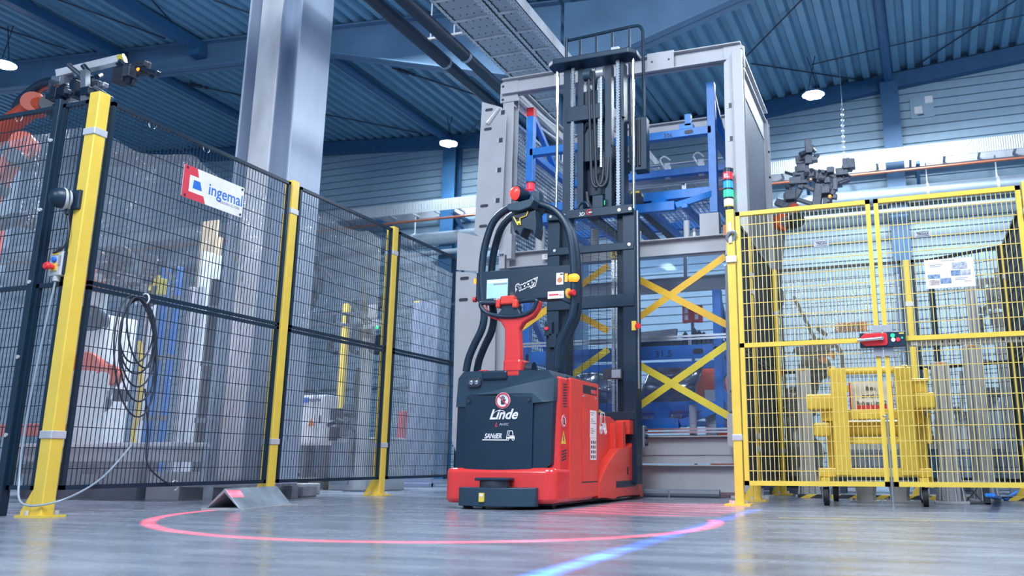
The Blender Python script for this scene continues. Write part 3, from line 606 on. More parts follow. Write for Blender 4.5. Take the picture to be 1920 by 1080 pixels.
# --- fences around the right cell
SX = -1.12; BY = 8.25
panel((SX, 6.23), (SX, 6.83), GZ0, GZ1, 'oblique dark mesh side panel right behind the left gate post', mid=1.13, wv=.0075, wh=.006)
post(SX, 6.875, 2.12, 'slim yellow fence post behind the left gate post', .055, .06, clamps=(1.66, 1.80, .5, .4), group='yellow posts of the right cell')
panel((SX, 6.92), (SX, 8.20), GZ0, GZ1, 'oblique dark mesh side panel between rack and right cell', mid=1.13, wv=.0075, wh=.006)
post(SX+.02, BY+.0, 2.14, 'yellow fence post at the back left corner of the right cell', .055, .06, clamps=(1.7, .4), group='yellow posts of the right cell')
panel((SX+.06, BY), (.09, BY), GZ0, 2.14, 'dark mesh back panel behind the yellow trolley', mid=1.13, double=False)
post(.128, BY, 2.14, 'yellow fence post in the middle of the right cell back wall', .055, .06, clamps=(1.72, .4), group='yellow posts of the right cell')
panel((.17, BY), (.33, BY), GZ0, 2.14, 'narrow dark mesh back panel beside the middle yellow post', mid=1.13, double=False)
panel((.33, BY), (.90, 7.92), GZ0, 2.14, 'slanting dark mesh back panel behind the white notice', mid=1.13, double=False)
post(.925, 7.87, 2.14, 'yellow fence post at the back right corner of the right cell', .055, .06, gus=(-1, 0), clamps=(1.85, .45), group='yellow posts of the right cell')
panel((.925, 6.25), (.925, 7.83), GZ0, GZ1, 'oblique dark mesh side panel at the right edge behind the gate', mid=1.13, wv=.0075, wh=.006)
curtain((SX+.06, BY+.08), (.09, BY+.08), 'clear plastic sheet on the back panel behind the trolley', seed=5, ztop=2.08, sag=.03)
curtain((.34, BY+.08), (.90, 8.0), 'clear plastic sheet on the slanting back panel', seed=6, ztop=2.08, sag=.03)
# floor line
mat('line_yellow', (.62, .48, .16), .5, var=.3, scale=30)
a, b = gZ(1460, 971), gZ(1990, 980); d = (b-a).normalized(); n = V((-d.y, d.x, 0))*.006
solo(MB().prism([a-n, b-n, b+n, a+n], (0, 0, .0012)), 'floor_marking', 'line_yellow', 'thin yellow line on the floor in front of the gate', 'floor line')
# ================================================================ grey transfer rack
RY, RB = 7.5, 9.2; XL, XR = -3.66, -1.27; ZT = 4.22
rk = thing('transfer_rack', 'tall grey steel transfer rack with taped clear panels behind the forklift', 'rack', ((XL+XR)/2, RY, 0))
def hcol(x, y, h, fw=.12, d=.12, t=.010, nm='column', m='grey_paint'):
    mb = MB()
    for s in (-1, 1): mb.box((x-fw/2, y+s*d/2-t/2, 0), (x+fw/2, y+s*d/2+t/2, h))
    mb.box((x-t/2, y-d/2, 0), (x+t/2, y+d/2, h)); return mb.build(nm, m, rk)
def ibx(x0, x1, y, z0, z1, nm, fw=.10, m='grey_paint'):    # I-beam along x
    t = .010; mb = MB().box((x0, y-fw/2, z0), (x1, y+fw/2, z0+t)).box((x0, y-fw/2, z1-t), (x1, y+fw/2, z1)).box((x0, y-.005, z0), (x1, y+.005, z1)); return mb.build(nm, m, rk)
def iby(y0, y1, x, z0, z1, nm, fw=.10, m='grey_paint'):
    t = .010; mb = MB().box((x-fw/2, y0, z0), (x+fw/2, y1, z0+t)).box((x-fw/2, y0, z1-t), (x+fw/2, y1, z1)).box((x-.005, y0, z0), (x+.005, y1, z1)); return mb.build(nm, m, rk)
for x in (XL, XR):
    hcol(x, RY+.06, ZT-.14); hcol(x, RB, ZT-.14)
    iby(RY+.05, RB+.05, x, ZT-.16, ZT, 'side_beam')
    iby(RY+.1, RB, x, 2.18, 2.33, 'side_beam'); iby(RY+.1, RB, x, .28, .52, 'side_beam')
    # end plate with bolts
    s = -1 if x == XL else 1
    MB().prism([(x+s*a, RY-.015, z) for a, z in [(-.11, 3.97), (-.11, ZT+.01), (.03, ZT+.01), (.09, ZT-.04), (.09, 3.97)]], (0, .02, 0)).build('end_plate', 'grey_paint', rk)
    for a, z in ((.06, ZT-.07), (.06, 4.0)): MB().cyl((x+s*a, RY-.02, z), (x+s*a, RY-.012, z), .014, 8).build('bolt', 'ink', rk)
ibx(XL-.06, XR+.06, RY, ZT-.17, ZT, 'top_beam', .11); ibx(XL, XR, RB, ZT-.17, ZT, 'top_beam', .11)
for x0, x1 in ((-2.13, -1.86), (-3.12, -2.96)):
    MB().box((x0, RY-.065, ZT-.175), (x1, RY-.052, ZT+.012)).build('splice_plate', 'grey_paint', rk)
    for x in (x0+.05, x1-.05): MB().cyl((x, RY-.07, ZT-.08), (x, RY-.06, ZT-.08), .010, 8).build('bolt', 'ink', rk)
ibx(XL-.05, XR, RY+.02, 2.18, 2.34, 'mid_beam', .12); ibx(XL, XR, RB, 2.18, 2.34, 'mid_beam', .1)
ibx(XL-.05, XR+.03, RY+.02, .285, .525, 'base_beam', .14); ibx(XL-.05, XR+.03, RY+.02, .045, .275, 'base_beam', .14); ibx(XL, XR, RB, .285, .525, 'base_beam', .14)
MB().box((XL-.05, RY+.004, .36), (XR, RY+.012, .50)).build('web_stiffener', 'grey_paint', rk)
MB().cyl((XL, RY-.12, .035), (-1.52, RY-.12, .035), .035, 10).build('floor_bar', 'grey_dark', rk)
for x in (-2.32, -1.94): MB().cyl((x, 7.28, 0), (x, 7.28, .07), .008, 8).build('anchor_bolt', 'steel_mid', rk)
for x in (XL, XR): MB().box((x-.16, RY-.10, 0), (x+.16, RY+.2, .02)).build('foot_plate', 'grey_paint', rk); MB().cyl((x+.1, RY-.05, .02), (x+.1, RY-.05, .08), .012, 8).build('anchor_bolt', 'steel_mid', rk)
# aluminium rails
for z in (1.375, 1.402): MB().box((XL+.04, RY-.045, z), (XR-.06, RY-.02, z+.018)).build('alu_rail', 'steel_bright', rk)
for z in (.548, .575): MB().box((XL+.04, RY-.045, z), (XR-.06, RY-.02, z+.016)).build('alu_rail', 'steel_bright', rk)
for dx in (-.022, .022): MB().box((-2.475+dx-.014, RY-.05, .60), (-2.475+dx+.014, RY-.02, 2.17)).build('alu_post', 'steel_bright', rk)
# clear panels with tape crosses
def tape(p, q, m, o=0):
    p = V((p[0], RY-.056-o, p[1])); q = V((q[0], RY-.056-o, q[1])); MB().bar(p, q, .062, .002, side=(q-p).cross(V((0, 1, 0)))).build('tape_strip', m, rk)
for x0, x1 in ((-3.56, -2.52), (-2.43, -1.40)):
    for z0, z1, m in ((1.43, 2.16, 'tape_yellow'), (.62, 1.36, 'tape_yellow2')):
        MB().box((x0, RY-.052, z0), (x1, RY-.046, z1)).build('clear_panel', 'clear_panel', rk)
        tape((x0+.02, z0+.07), (x1-.02, z1-.04), m); tape((x0+.02, z1-.10), (x1-.02, z0+.06), m, .0025)
# guide plates with slots: world plate in plane y, polygon px taken to metres
def plate(y, pts, slots, squares, nm='guide_plate', th=.012, m='grey_paint'):
    P = [gY(*p, y) for p in pts]; o = MB().prism(P, (0, th, 0)).build(nm, m, rk, bevel=.002)
    for (px, py, w, h) in slots:
        c = gY(px, py, y)
        MB().prism([(c.x+a, y-.002, c.z+b) for a, b in rrect(-w/2, w/2, -h/2, h/2, h*.49, 5)], (0, .004, 0)).build('slot', 'ink', rk)
    for (px, py, w, h) in squares:
        c = gY(px, py, y); MB().box((c.x-w/2, y-.002, c.z-h/2), (c.x+w/2, y+.002, c.z+h/2)).build('cut_out', 'ink', rk); MB().box((c.x-w/2-.006, y-.004, c.z-h/2), (c.x-w/2+.012, y+.001, c.z+h/2)).build('spacer', 'cable_grey', rk)
plate(RY-.12, [(904, 191), (940, 201), (949, 215), (941, 420), (928, 470), (889, 436)], [(917, 206, .09, .032), (915, 242, .09, .032), (908, 386, .09, .032), (906, 424, .09, .032)], [(942, 211, .055, .05), (938, 263, .055, .05), (935, 319, .055, .05), (932, 376, .055, .05)])
c0, c1 = gY(936, 203, RY-.13), gY(915, 232, RY-.13); MB().cyl(c0, c1, .016, 10, .024).build('weld_spacer', 'grey_paint', rk, smooth=True)
plate(RY-.16, [(858, 435), (909, 446), (906, 510), (856, 506)], [], [])
plate(RY-.15, [(855, 509), (930, 516), (925, 860), (860, 862), (847, 826)], [(871, 522, .10, .034), (869, 562, .10, .034)], [])
MB().box((-3.60, RY-.14, 2.25), (-3.52, RY-.05, 2.5)).build('guide_stop', 'grey_paint', rk)
hx = gY(932, 640, RY-.05).x
MB().box((hx-.02, RY-.06, .3), (hx+.09, RY-.03, 2.15)).build('door_frame', 'grey_paint', rk); MB().box((hx+.09, RY-.055, .3), (hx+.11, RY-.03, 2.15)).build('door_frame', 'grey_dark', rk)
plate(RY-.10, [(1357, 118), (1376, 96), (1388, 400), (1362, 400)], [], [(1379, 167, .05, .06), (1368, 198, .04, .05), (1370, 260, .04, .05), (1371, 320, .04, .05), (1384, 330, .05, .05), (1385, 370, .05, .05)])
MB().box((gY(1377, 250, RY-.13).x, RY-.13, 2.3), (gY(1396, 250, RY-.13).x, RY-.10, 4.10)).build('column_flange', 'grey_paint', rk, bevel=.003)
plate(RY-.11, [(1362, 395), (1380, 395), (1384, 470), (1360, 478)], [], [])
plate(RY-.12, [(1359, 498), (1390, 478), (1390, 772), (1364, 772)], [(1373, 525, .03, .05)], [], m='grey_dark')
plate(RY-.14, [(1363, 776), (1394, 772), (1394, 850), (1364, 834)], [], [])
p = gY(1371, 755, RY-.14); MB().tube([p+V((0, 0, .1)), p+V((.05, -.02, .08)), p+V((.06, -.02, -.06)), p+V((.1, -.02, -.06))], .012, 8).build('handle', 'ink', rk, smooth=True)
# pins and guide posts
for x, z0, z1, r in ((-1.78, .53, .80, .035), (-1.80, 2.34, 2.52, .03), (-2.28, 2.34, 2.46, .035), (-2.72, 2.34, 2.52, .04), (-3.3, 2.34, 2.6, .05), (-3.1, 2.34, 2.62, .05)):
    MB().cyl((x, RY+.06, z0), (x, RY+.06, z1), r, 14).build('guide_pin', 'grey_paint', rk, smooth=True)
MB().box((-1.66, RY+.0, 2.34), (-1.48, RY+.1, 2.56)).build('guide_block', 'grey_paint', rk); MB().lathe((-1.72, RY+.03, 2.34), (0, 0, 1), [(0, .03), (.05, .03), (.06, .015), (.09, .02)], 12).build('locator', 'steel_mid', rk, smooth=True)
MB().box((-1.72, RY+.3, .53), (-1.62, RY+.4, .95)).build('guide_block', 'grey_paint', rk)
# side meshes
def mesh_yz(x, y0, y1, z0, z1, sp, w, nm='side_mesh', m='net_grey', diag=False):
    mb = MB()
    if diag:
        k = int(((y1-y0)+(z1-z0))/sp)
        for i in range(k):
            for s in (0, 1):
                c = i*sp; a = max(0, c-(z1-z0)); b = min(c, y1-y0)
                if b-a < .01: continue
                pa, pb = (a, c-a), (b, c-b)
                if s: pa, pb = ((y1-y0)-pa[0], pa[1]), ((y1-y0)-pb[0], pb[1])
                mb.bar((x, y0+pa[0], z0+pa[1]), (x, y0+pb[0], z0+pb[1]), w, w, cap=False)
    else:
        for i in range(int((y1-y0)/sp)+1): mb.bar((x, y0+i*sp, z0), (x, y0+i*sp, z1), w, w, cap=False)
        for i in range(int((z1-z0)/sp)+1): mb.bar((x, y0, z0+i*sp), (x, y1, z0+i*sp), w, w, cap=False)
    o = mb.build(nm, m, rk, kind='stuff', flip=False)
    for a, b in (((x, y0, z0), (x, y1, z0)), ((x, y0, z1), (x, y1, z1)), ((x, y0, z0), (x, y0, z1)), ((x, y1, z0), (x, y1, z1))): MB().bar(a, b, .03, .03).build('mesh_frame', 'grey_paint', rk)
mesh_yz(XR+.01, RY+.16, RB-.12, 2.36, 3.84, .042, .011, diag=True)
mesh_yz(XL, RY+.16, RB-.1, 2.36, 3.80, .045, .010)
mesh_yz(XL, RY+.16, RB-.1, .56, 2.15, .045, .006, m='mesh_black')
MB().box((XR-.02, RY+.1, 3.86), (XR+.02, RB-.06, 4.06)).build('side_strip', 'grey_paint', rk)
for z in (2.6, 3.0, 3.4, 3.7): MB().cyl((XR+.05, RB-.06, z), (XR+.07, RB-.06, z), .014, 8).build('bolt', 'ink', rk)
# guide bar with yellow edge, back rail with sensors, rear clear pane
MB().box((-2.36, 7.6, 2.75), (-2.28, 9.1, 2.86)).build('guide_bar', 'ink', rk); MB().box((-2.362, 7.6, 2.862), (-2.278, 9.1, 2.885)).build('guide_bar_edge', 'yellow_paint', rk)
for i in range(10): MB().box((-2.363, 7.62+.15*i, 2.861), (-2.277, 7.68+.15*i, 2.886)).build('edge_stripe', 'ink', rk)
MB().cyl((XL+.1, 8.95, 3.62), (XR-.1, 8.95, 3.62), .02, 10).build('sensor_rail', 'steel_mid', rk, smooth=True); MB().box((XL+.1, 9.0, 3.40), (XR-.1, 9.04, 3.56)).build('back_strip', 'grey_paint', rk)
for x in (-2.32, -1.93): MB().box((x-.04, 8.9, 3.44), (x+.02, 8.95, 3.62)).build('sensor', 'white_paint', rk); MB().tube(smoothpath([V((x-.04, 8.93, 3.56)), V((x-.09, 8.9, 3.66)), V((x-.04, 8.9, 3.70)), V((x+.02, 8.93, 3.66))], 5), .01, 6).build('sensor_cable', 'white_paint', rk, smooth=True)
MB().box((-2.20, 9.05, 2.3), (-2.16, 9.09, 3.45)).build('alu_post', 'steel_bright', rk); MB().box((-3.5, 9.1, 2.4), (-1.4, 9.106, 3.5)).build('clear_panel', 'clear_panel', rk)
MB().tube(arc(V((-1.75, 8.85, 3.25)), .42, math.pi*1.12, math.pi*1.92, 16), .03, 8).build('curved_pipe', 'steel_mid', rk, smooth=True)
# labels
MB().box((-2.515, RY-.062, 2.19), (-2.325, RY-.058, 2.258)).build('bay_label', 'yellow_paint', rk); text('R504', .066, (-2.50, RY-.063, 2.201), (1, 0, 0), (0, 0, 1), 'ink', rk, wx=.98, off=.001)
MB().box((-3.23, RY-.045, 2.235), (-3.08, RY-.042, 2.285)).build('rating_plate', 'plate_white', rk)
for z in (2.27, 2.255): MB().box((-3.21, RY-.047, z), (-3.10, RY-.045, z+.006)).build('rating_line', 'ink_grey', rk)
MB().box((gY(1357, 430, RY-.115).x-.005, RY-.118, 2.30), (gY(1357, 430, RY-.115).x+.03, RY-.113, 2.40)).build('orange_sticker', 'plate_orange', rk)
for a, b in ((gY(965, 172, 7.55), gY(1046, 240, 8.6)), (gY(962, 196, 7.55), gY(1046, 262, 8.6))): MB().tube(smoothpath([a, a.lerp(b, .5)-V((0, 0, .02)), b], 5), .012, 6).build('trunking_cable', 'white_paint', rk, smooth=True)
# --- stack light on the rack
p = gY(1367, 400, RY-.2); t = thing('stack_light', 'stack light with red blue green and white tiers beside the rack', 'stack light', p)
MB().box((p.x-.03, RY-.2, p.z-.14), (p.x+.03, RY-.13, p.z-.02)).build('bracket', 'grey_dark', t)
z = p.z-.02
for h, m, nm in ((.075, 'truck_dark', 'base'), (.012, 'yellow_paint', 'label_ring'), (.062, 'lamp_white', 'lens'), (.018, 'truck_dark', 'ring'), (.066, 'lamp_green', 'lens'), (.018, 'truck_dark', 'ring'), (.066, 'lamp_blue', 'lens'), (.018, 'truck_dark', 'ring'), (.066, 'lamp_redw', 'lens'), (.04, 'truck_dark', 'cap')):
    MB().cyl((p.x, p.y, z), (p.x, p.y, z+h), .044 if 'ring' not in nm else .046, 20).build(nm, m, t, smooth=True); z += h
text('EL', .05, (p.x-.028, p.y-.0455, z-.095), (1, 0, 0), (0, 0, 1), 'plate_white', t, off=.001)
# ================================================================ blue load carriers inside the rack
def carrier(z0, zt, lab, dt, y0=7.79, y1=8.9, x0=-3.525, x1=-1.575):
    t = thing('load_carrier', lab, 'load carrier', ((x0+x1)/2, (y0+y1)/2, z0), 'blue steel load carriers in the rack')
    B = lambda p, q, w=.075, h=.09, nm='beam': MB().bar(p, q, w, h).build(nm, 'blue_paint', t, bevel=.004)
    for y in (y0, y1):
        for x in (x0, x1): B((x, y, z0), (x, y, zt), .08, .08, 'upright')
        B((x0, y, z0+.22), (x1, y, z0+.22)); B((x0, y, zt-dt), (x1, y, zt-dt), .08, .08, 'top_beam')
    for x in (x0, x1):
        B((x, y0, zt-.05), (x, (y0+y1)/2+.1, zt-dt+.06), .06, .06, 'brace'); B((x, y0, z0+.2), (x, y1, z0+.2)); B((x, y0, zt-dt), (x, y1, zt-dt), .07, .07, 'side_beam')
    B((x0+.1, y0-.16, z0+.06), (x1-.35, y0-.16, z0+.06)); B((x1-.35, y0-.16, z0+.06), (x1, y0, z0+.2), .06, .06, 'brace')
    for i in range(5): x = x0+.25+i*.36; B((x, y0-.16, z0+.06), (x, y1, z0+.1), .06, .05, 'cross_beam')
    B((x0+1.42, y0-.16, z0+.08), (x0+1.42, y0, z0+.2), .14, .04, 'gusset')
    m = MB()
    for i in range(int((x1-x0)/.05)): m.bar((x0+.05*i, y0, z0+.17), (x0+.05*i, y1, z0+.17), .006, .006, cap=False)
    for i in range(int((y1-y0)/.1)+1): m.bar((x0, y0+.1*i, z0+.166), (x1, y0+.1*i, z0+.166), .006, .006, cap=False)
    m.build('deck_grid', 'blue_paint', t, kind='stuff', flip=False); return t
u = carrier(2.64, 3.99, 'upper blue load carrier frame with grid deck in the rack', .50)
MB().box((-3.566, 7.747, 3.90), (-3.484, 7.834, 3.995)).build('red_tip', 'button_red', u)
text('306', .06, (-2.06, 7.748, 3.46), (1, 0, 0), (0, 0, 1), 'ink', u); MB().prism([(-1.80+a, 7.746, 3.49+b) for a, b in rrect(-.045, .045, -.02, .02, .019)], (0, .004, 0)).build('slot', 'ink', u)
MB().box((-1.90, 7.75, 3.53), (-1.76, 7.84, 3.58)).build('latch', 'blue_paint', u); MB().box((-1.84, 7.75, 3.56), (-1.78, 7.81, 3.68)).build('latch_arm', 'blue_paint', u)
l = carrier(.58, 1.88, 'lower blue load carrier frame numbered 31.5 behind the taped panels', .57)
MB().box((-3.48, 7.738, 1.24), (-1.62, 7.75, 1.37)).build('number_beam', 'blue_paint', l); text('31.5', .085, (-2.18, 7.736, 1.265), (1, 0, 0), (0, 0, 1), 'ink', l, wx=1.2); MB().prism([(-1.76+a, 7.734, 1.305+b) for a, b in rrect(-.05, .05, -.024, .024, .022)], (0, .004, 0)).build('slot', 'ink', l)
for a in (0, math.pi/2): MB().bar((-1.60, 7.79, 1.0), (-1.47, 7.79, 1.2 if a == 0 else .8), .06, .06).build('brace', 'blue_paint', l)
# stamped sheet metal parts on the carrier
def stamping(x0, x1, z0, z1, y, seed, lab):
    mb = MB(); nx, nz = 26, 20; r = random.Random(seed); bl = [(r.uniform(x0, x1), r.uniform(z0, z1), r.uniform(.04, .12), r.uniform(-.07, .07)) for _ in range(16)]
    for j in range(nz+1):
        for i in range(nx+1):
            x = x0+(x1-x0)*i/nx; z = z0+(z1-z0)*j/nz
            o = sum(a*math.exp(-((x-bx)**2+(z-bz)**2)/(s*s)) for bx, bz, s, a in bl)+.05*math.sin(z*17)*math.exp(-((x-x0-.25)/.4)**2)
            mb.v.append(V((x+.05*math.sin(z*6), y+o, z)))
    for j in range(nz):
        for i in range(nx): a = j*(nx+1)+i; mb.f.append([a, a+1, a+nx+2, a+nx+1])
    o = solo(mb, 'sheet_stamping', 'sheet_metal', lab, 'sheet metal part', 'stamped sheet parts in the rack', smooth=True, flip=False)
    s = o.modifiers.new('thickness', 'SOLIDIFY'); s.thickness = .004; return o
stamping(-2.42, -1.86, .80, 1.22, 8.18, 3, 'crumpled looking stamped metal floor part behind the right clear panel')
stamping(-3.30, -2.55, .80, 1.20, 8.2, 9, 'stamped metal floor part behind the left clear panel')
stamping(-2.42, -1.95, .66, .80, 8.12, 5, 'low stamped metal rail part on the lower carrier')
t = thing('part_fixture', 'grey and black comb fixture with pointed teeth on the lower carrier', 'fixture', (-1.9, 8.0, 1.38))
MB().box((-2.42, 7.80, 1.375), (-1.92, 7.92, 1.42)).build('base', 'truck_dark', t); MB().prism([(-2.42, 7.81, 1.42), (-2.42, 7.81, 1.52), (-1.98, 7.81, 1.54), (-2.0, 7.81, 1.42)], (0, .06, 0)).build('side_plate', 'grey_paint', t)
for i in range(9):
    x = -1.92+.045*i+.02; h = (.14, .10, .17, .15, .13, .11, .09, .07, .04)[i]; MB().prism([(x-.028, 7.82, 1.37), (x-.028, 7.82, 1.37+h*.75), (x, 7.82, 1.37+h), (x+.026, 7.82, 1.37+h*.72), (x+.026, 7.82, 1.37)], (0, .05, 0)).build('tooth', 'truck_dark' if i != 1 else 'grey_paint', t)
t = thing('fire_sign', 'small red and white fire extinguisher sign box behind the rack', 'sign', (-2.3, 9.6, 1.9))
MB().prism([(-2.36, 9.6, 1.88), (-2.24, 9.54, 1.88), (-2.24, 9.54, 2.08), (-2.36, 9.6, 2.08)], (.02, .03, 0)).build('sign_face', 'logo_red', t); MB().prism([(-2.24, 9.54, 1.88), (-2.12, 9.6, 1.88), (-2.12, 9.6, 2.08), (-2.24, 9.54, 2.08)], (0, .03, 0)).build('sign_face', 'logo_red', t)
MB().cyl((-2.24, 9.6, 0), (-2.24, 9.6, 2.08), .02, 8).build('pole', 'grey_dark', t)
for x in (-2.30, -2.18): MB().box((x-.02, 9.545, 1.91), (x+.02, 9.552, 1.97)).build('pictogram', 'plate_white', t); MB().box((x-.02, 9.545, 1.99), (x+.02, 9.552, 2.05)).build('pictogram', 'plate_white', t)
# ================================================================ red automated forklift
TL, TR_, TF = -2.925, -2.15, 5.25
tk = thing('forklift_truck', 'red and black automated pallet stacker forklift with raised mast', 'forklift', (-2.54, 6.0, 0))
def B(m='truck_dark', nm='part', a=None, b=None, bev=.006, p=None): return MB().box(a, b).build(nm, m, p or tk, bevel=bev)
def slab(x0, x1, y0, y1, r, z0, z1, nm, m, bev=.02, n=8):
    return MB().prism([(x, y, z0) for x, y in rrect(x0, x1, y0, y1, r, n)], (0, 0, z1-z0)).build(nm, m, tk, bevel=bev, seg=3, smooth=True)
# --- body
body = slab(TL, TR_, 5.27, 6.04, .06, .20, .862, 'body', 'truck_red', .02)
skirt = slab(-2.945, -2.142, 5.19, 6.00, .075, .035, .262, 'front_skirt', 'truck_red', .03)
# dark front cover, softly bowed
def bowed(poly, yf, depth, nm, m, bow=.02, bev=.012):   # poly of (x, z) facing -y
    xm = (min(p[0] for p in poly)+max(p[0] for p in poly))/2; hw = (max(p[0] for p in poly)-xm)
    N = []
    for (x0, z0), (x1, z1) in zip(poly, poly[1:]+poly[:1]):
        k = max(1, int(abs(x1-x0)/.05))
        for i in range(k): N.append((x0+(x1-x0)*i/k, z0+(z1-z0)*i/k))
    mb = MB(); n = len(N); f = lambda x: yf+bow*((x-xm)/hw)**2
    mb.v = [V((x, f(x), z)) for x, z in N]+[V((x, yf+depth, z)) for x, z in N]
    mb.f = [[i, (i+1) % n, n+(i+1) % n, n+i] for i in range(n)]+[list(range(n, 2*n))]
    # front faces: column strips
    top = {}; 
    bm = bmesh.new(); vs = [bm.verts.new(v) for v in mb.v]; bm.faces.new(vs[:n])
    bmesh.ops.triangulate(bm, faces=bm.faces[:]); bm.verts.index_update(); mb.f += [[v.index for v in fc.verts] for fc in bm.faces]; bm.free()
    return mb.build(nm, m, tk, smooth=True)
cover = bowed([(-2.878, .245), (-2.24, .235), (-2.18, .285), (-2.168, .72), (-2.872, .73)], 5.205, .1, 'front_cover', 'truck_dark')
fp = bowed([(-2.80, .235), (-2.305, .23), (-2.305, .735), (-2.80, .735)], 5.195, .06, 'front_panel', 'truck_dark', .008)
for x in (-2.775, -2.33): MB().cyl((x, 5.19, .70), (x, 5.20, .70), .010, 10).build('panel_screw', 'ink', fp)
cap = bowed([(-2.885, .665), (-2.805, .665), (-2.80, .745), (-2.31, .745), (-2.305, .68), (-2.165, .69), (-2.163, .845), (-2.20, .895), (-2.83, .905), (-2.873, .86)], 5.19, .42, 'hood', 'truck_dark2', .03)
slab(-2.905, -2.165, 5.45, 6.04, .05, .852, .885, 'top_lid', 'truck_dark2', .012)
B('truck_dark', 'hood_hatch', (-2.68, 5.182, .838), (-2.49, 5.3, .902), .015)
MB().prism([(x, 5.184, z) for x, z in rrect(-2.79, -2.685, .795, .858, .025)], (0, .03, 0)).build('lamp_recess', 'ink', cap, bevel=.005)
for x in (-2.755, -2.715): MB().lathe((x, 5.186, .826), (0, -1, 0), [(0, .018), (.008, .016), (.012, .008)], 14).build('lamp_lens', 'chrome', cap, smooth=True)
MB().box((-2.72, 5.22, .895), (-2.66, 5.28, .912)).build('red_marker', 'truck_red', cap, bevel=.004); MB().box((-2.40, 5.3, .893), (-2.33, 5.36, .90)).build('green_marker', 'tape_yellow2', cap)
# lower scanner bumper
pts = [(-2.80, 5.20)]+[(-2.80+.55*i/14, 5.075+.07*((i-7)/7)**2) for i in range(15)]+[(-2.25, 5.20)]
bump = MB().prism([(x, y, .02) for x, y in pts], (0, 0, .118)).build('scanner_bumper', 'truck_dark2', tk, bevel=.006, smooth=True)
MB().prism([(x, y, .135) for x, y in [(-2.64, 5.17)]+[(-2.64+.2*i/8, 5.095+.03*((i-4)/4)**2) for i in range(9)]+[(-2.44, 5.17)]], (0, 0, .05)).build('laser_scanner', 'ink', bump, bevel=.006)
MB().box((-2.66, 5.09, .182), (-2.42, 5.19, .20)).build('scanner_lid', 'truck_dark', bump, bevel=.006)
MB().box((-2.612, 5.066, .05), (-2.575, 5.08, .105)).build('yellow_sticker', 'yellow_paint', bump); MB().box((-2.605, 5.064, .082), (-2.582, 5.067, .10)).build('sticker_print', 'plate_white', bump)
for x, y in ((-2.84, 5.36), (-2.24, 5.36), (-2.52, 5.5)): MB().cyl((x-.03, y, .045), (x+.03, y, .045), .045, 18).build('wheel', 'rubber', tk, smooth=True)
MB().cyl((-2.62, 5.16, .0), (-2.62, 5.16, .05), .012, 8).build('ground_strap', 'rubber', tk)
MB().box((-2.86, 5.3, .02), (-2.2, 6.9, .06)).build('underbody', 'ink', tk)
# --- right side
sp = MB().box((TR_-.01, 5.462, .055), (TR_+.012, 6.035, .866)).build('side_cover', 'truck_red2', tk, bevel=.006)
MB().box((TR_+.012, 5.70, .165), (TR_+.017, 6.0, .775)).build('service_door', 'truck_red2', sp, bevel=.003)
MB().box((TR_+.0105, 5.69, .157), (TR_+.014, 6.008, .166)).build('door_gap', 'ink', sp)
MB().box((TR_+.0105, 5.70, .778), (TR_+.0135, 5.985, .838)).build('handle_recess', 'ink', sp); MB().box((TR_+.012, 5.86, .785), (TR_+.0145, 5.97, .815)).build('recess_lining', 'truck_red', sp)
for y in (5.71, 5.965): MB().cyl((TR_+.012, y, .755), (TR_+.02, y, .755), .011, 10).build('door_screw', 'steel_bright', sp)
MB().box((TR_+.017, 5.835, .47), (TR_+.0185, 5.97, .665)).build('print_label', 'paper', sp); MB().box((TR_+.017, 5.845, .315), (TR_+.0185, 5.97, .468)).build('print_label', 'paper', sp)
for z in (.645, .63, .60, .585, .57, .53, .515, .50): MB().box((TR_+.0185, 5.845, z), (TR_+.019, 5.90+.06*((z*100) % 1), z+.006)).build('label_line', 'ink_grey', sp)
for i in range(3):
    for j in range(4): MB().box((TR_+.0185, 5.852+.038*i, .325+.034*j), (TR_+.019, 5.872+.038*i, .347+.034*j)).build('label_symbol', 'ink', sp)
for k in range(9): z = .815-.0185*k; MB().prism([(TR_+.0006, 5.35+(.012 if k > 7 else 0), z), (TR_+.0006, 5.425, z+.004), (TR_+.0006, 5.425, z-.005), (TR_+.0006, 5.35, z-.010)], (-.01, 0, 0)).build('vent_slot', 'ink', body)
for k in range(4): z = .375-.0185*k; MB().prism([(TR_+.0006, 5.335, z-.006), (TR_+.0006, 5.425, z+.008), (TR_+.0006, 5.425, z-.002), (TR_+.0006, 5.335, z-.016)], (-.01, 0, 0)).build('vent_slot', 'ink', body)
for z in (.845, .205): MB().cyl((TR_-.004, 5.43, z), (TR_+.002, 5.43, z), .008, 8).build('cover_screw', 'ink', body)
def ring_sign(c, n, u, r, parent):   # no-hands disc: c centre, n normal, u right
    n, u = V(n), V(u); w = V((0, 0, 1))
    MB().lathe(c, n, [(0, r), (.0015, r)], 28).build('sign_disc', 'plate_white', parent)
    MB().tube(arc(c+n*.002, r*.86, 0, 2*math.pi, 28, u, w)[:-1], r*.10, 6, closed=True).build('sign_ring', 'logo_red', parent)
    h = MB(); P = lambda a, b: c+n*.0016+u*(a*r)+w*(b*r)
    h.prism([P(-.22, -.5), P(.22, -.5), P(.30, -.05), P(.24, .12), P(-.2, .12), P(-.28, -.1)], n*.001)
    for a0, l, wd in ((-.20, .52, .09), (-.07, .60, .09), (.06, .58, .09), (.19, .46, .085)): h.prism([P(a0-wd/2, .05), P(a0+wd/2, .05), P(a0+wd/2+.02, l-.05), P(a0, l), P(a0-wd/2, l-.05)], n*.001)
    h.prism([P(.26, -.15), P(.46, .12), P(.40, .20), P(.24, .02)], n*.001); h.build('sign_hand', 'ink', parent)
    MB().bar(P(-.6, .6)+n*.0016, P(.6, -.6)+n*.0016, r*.13, .001, side=u+w).build('sign_slash', 'logo_red', parent)
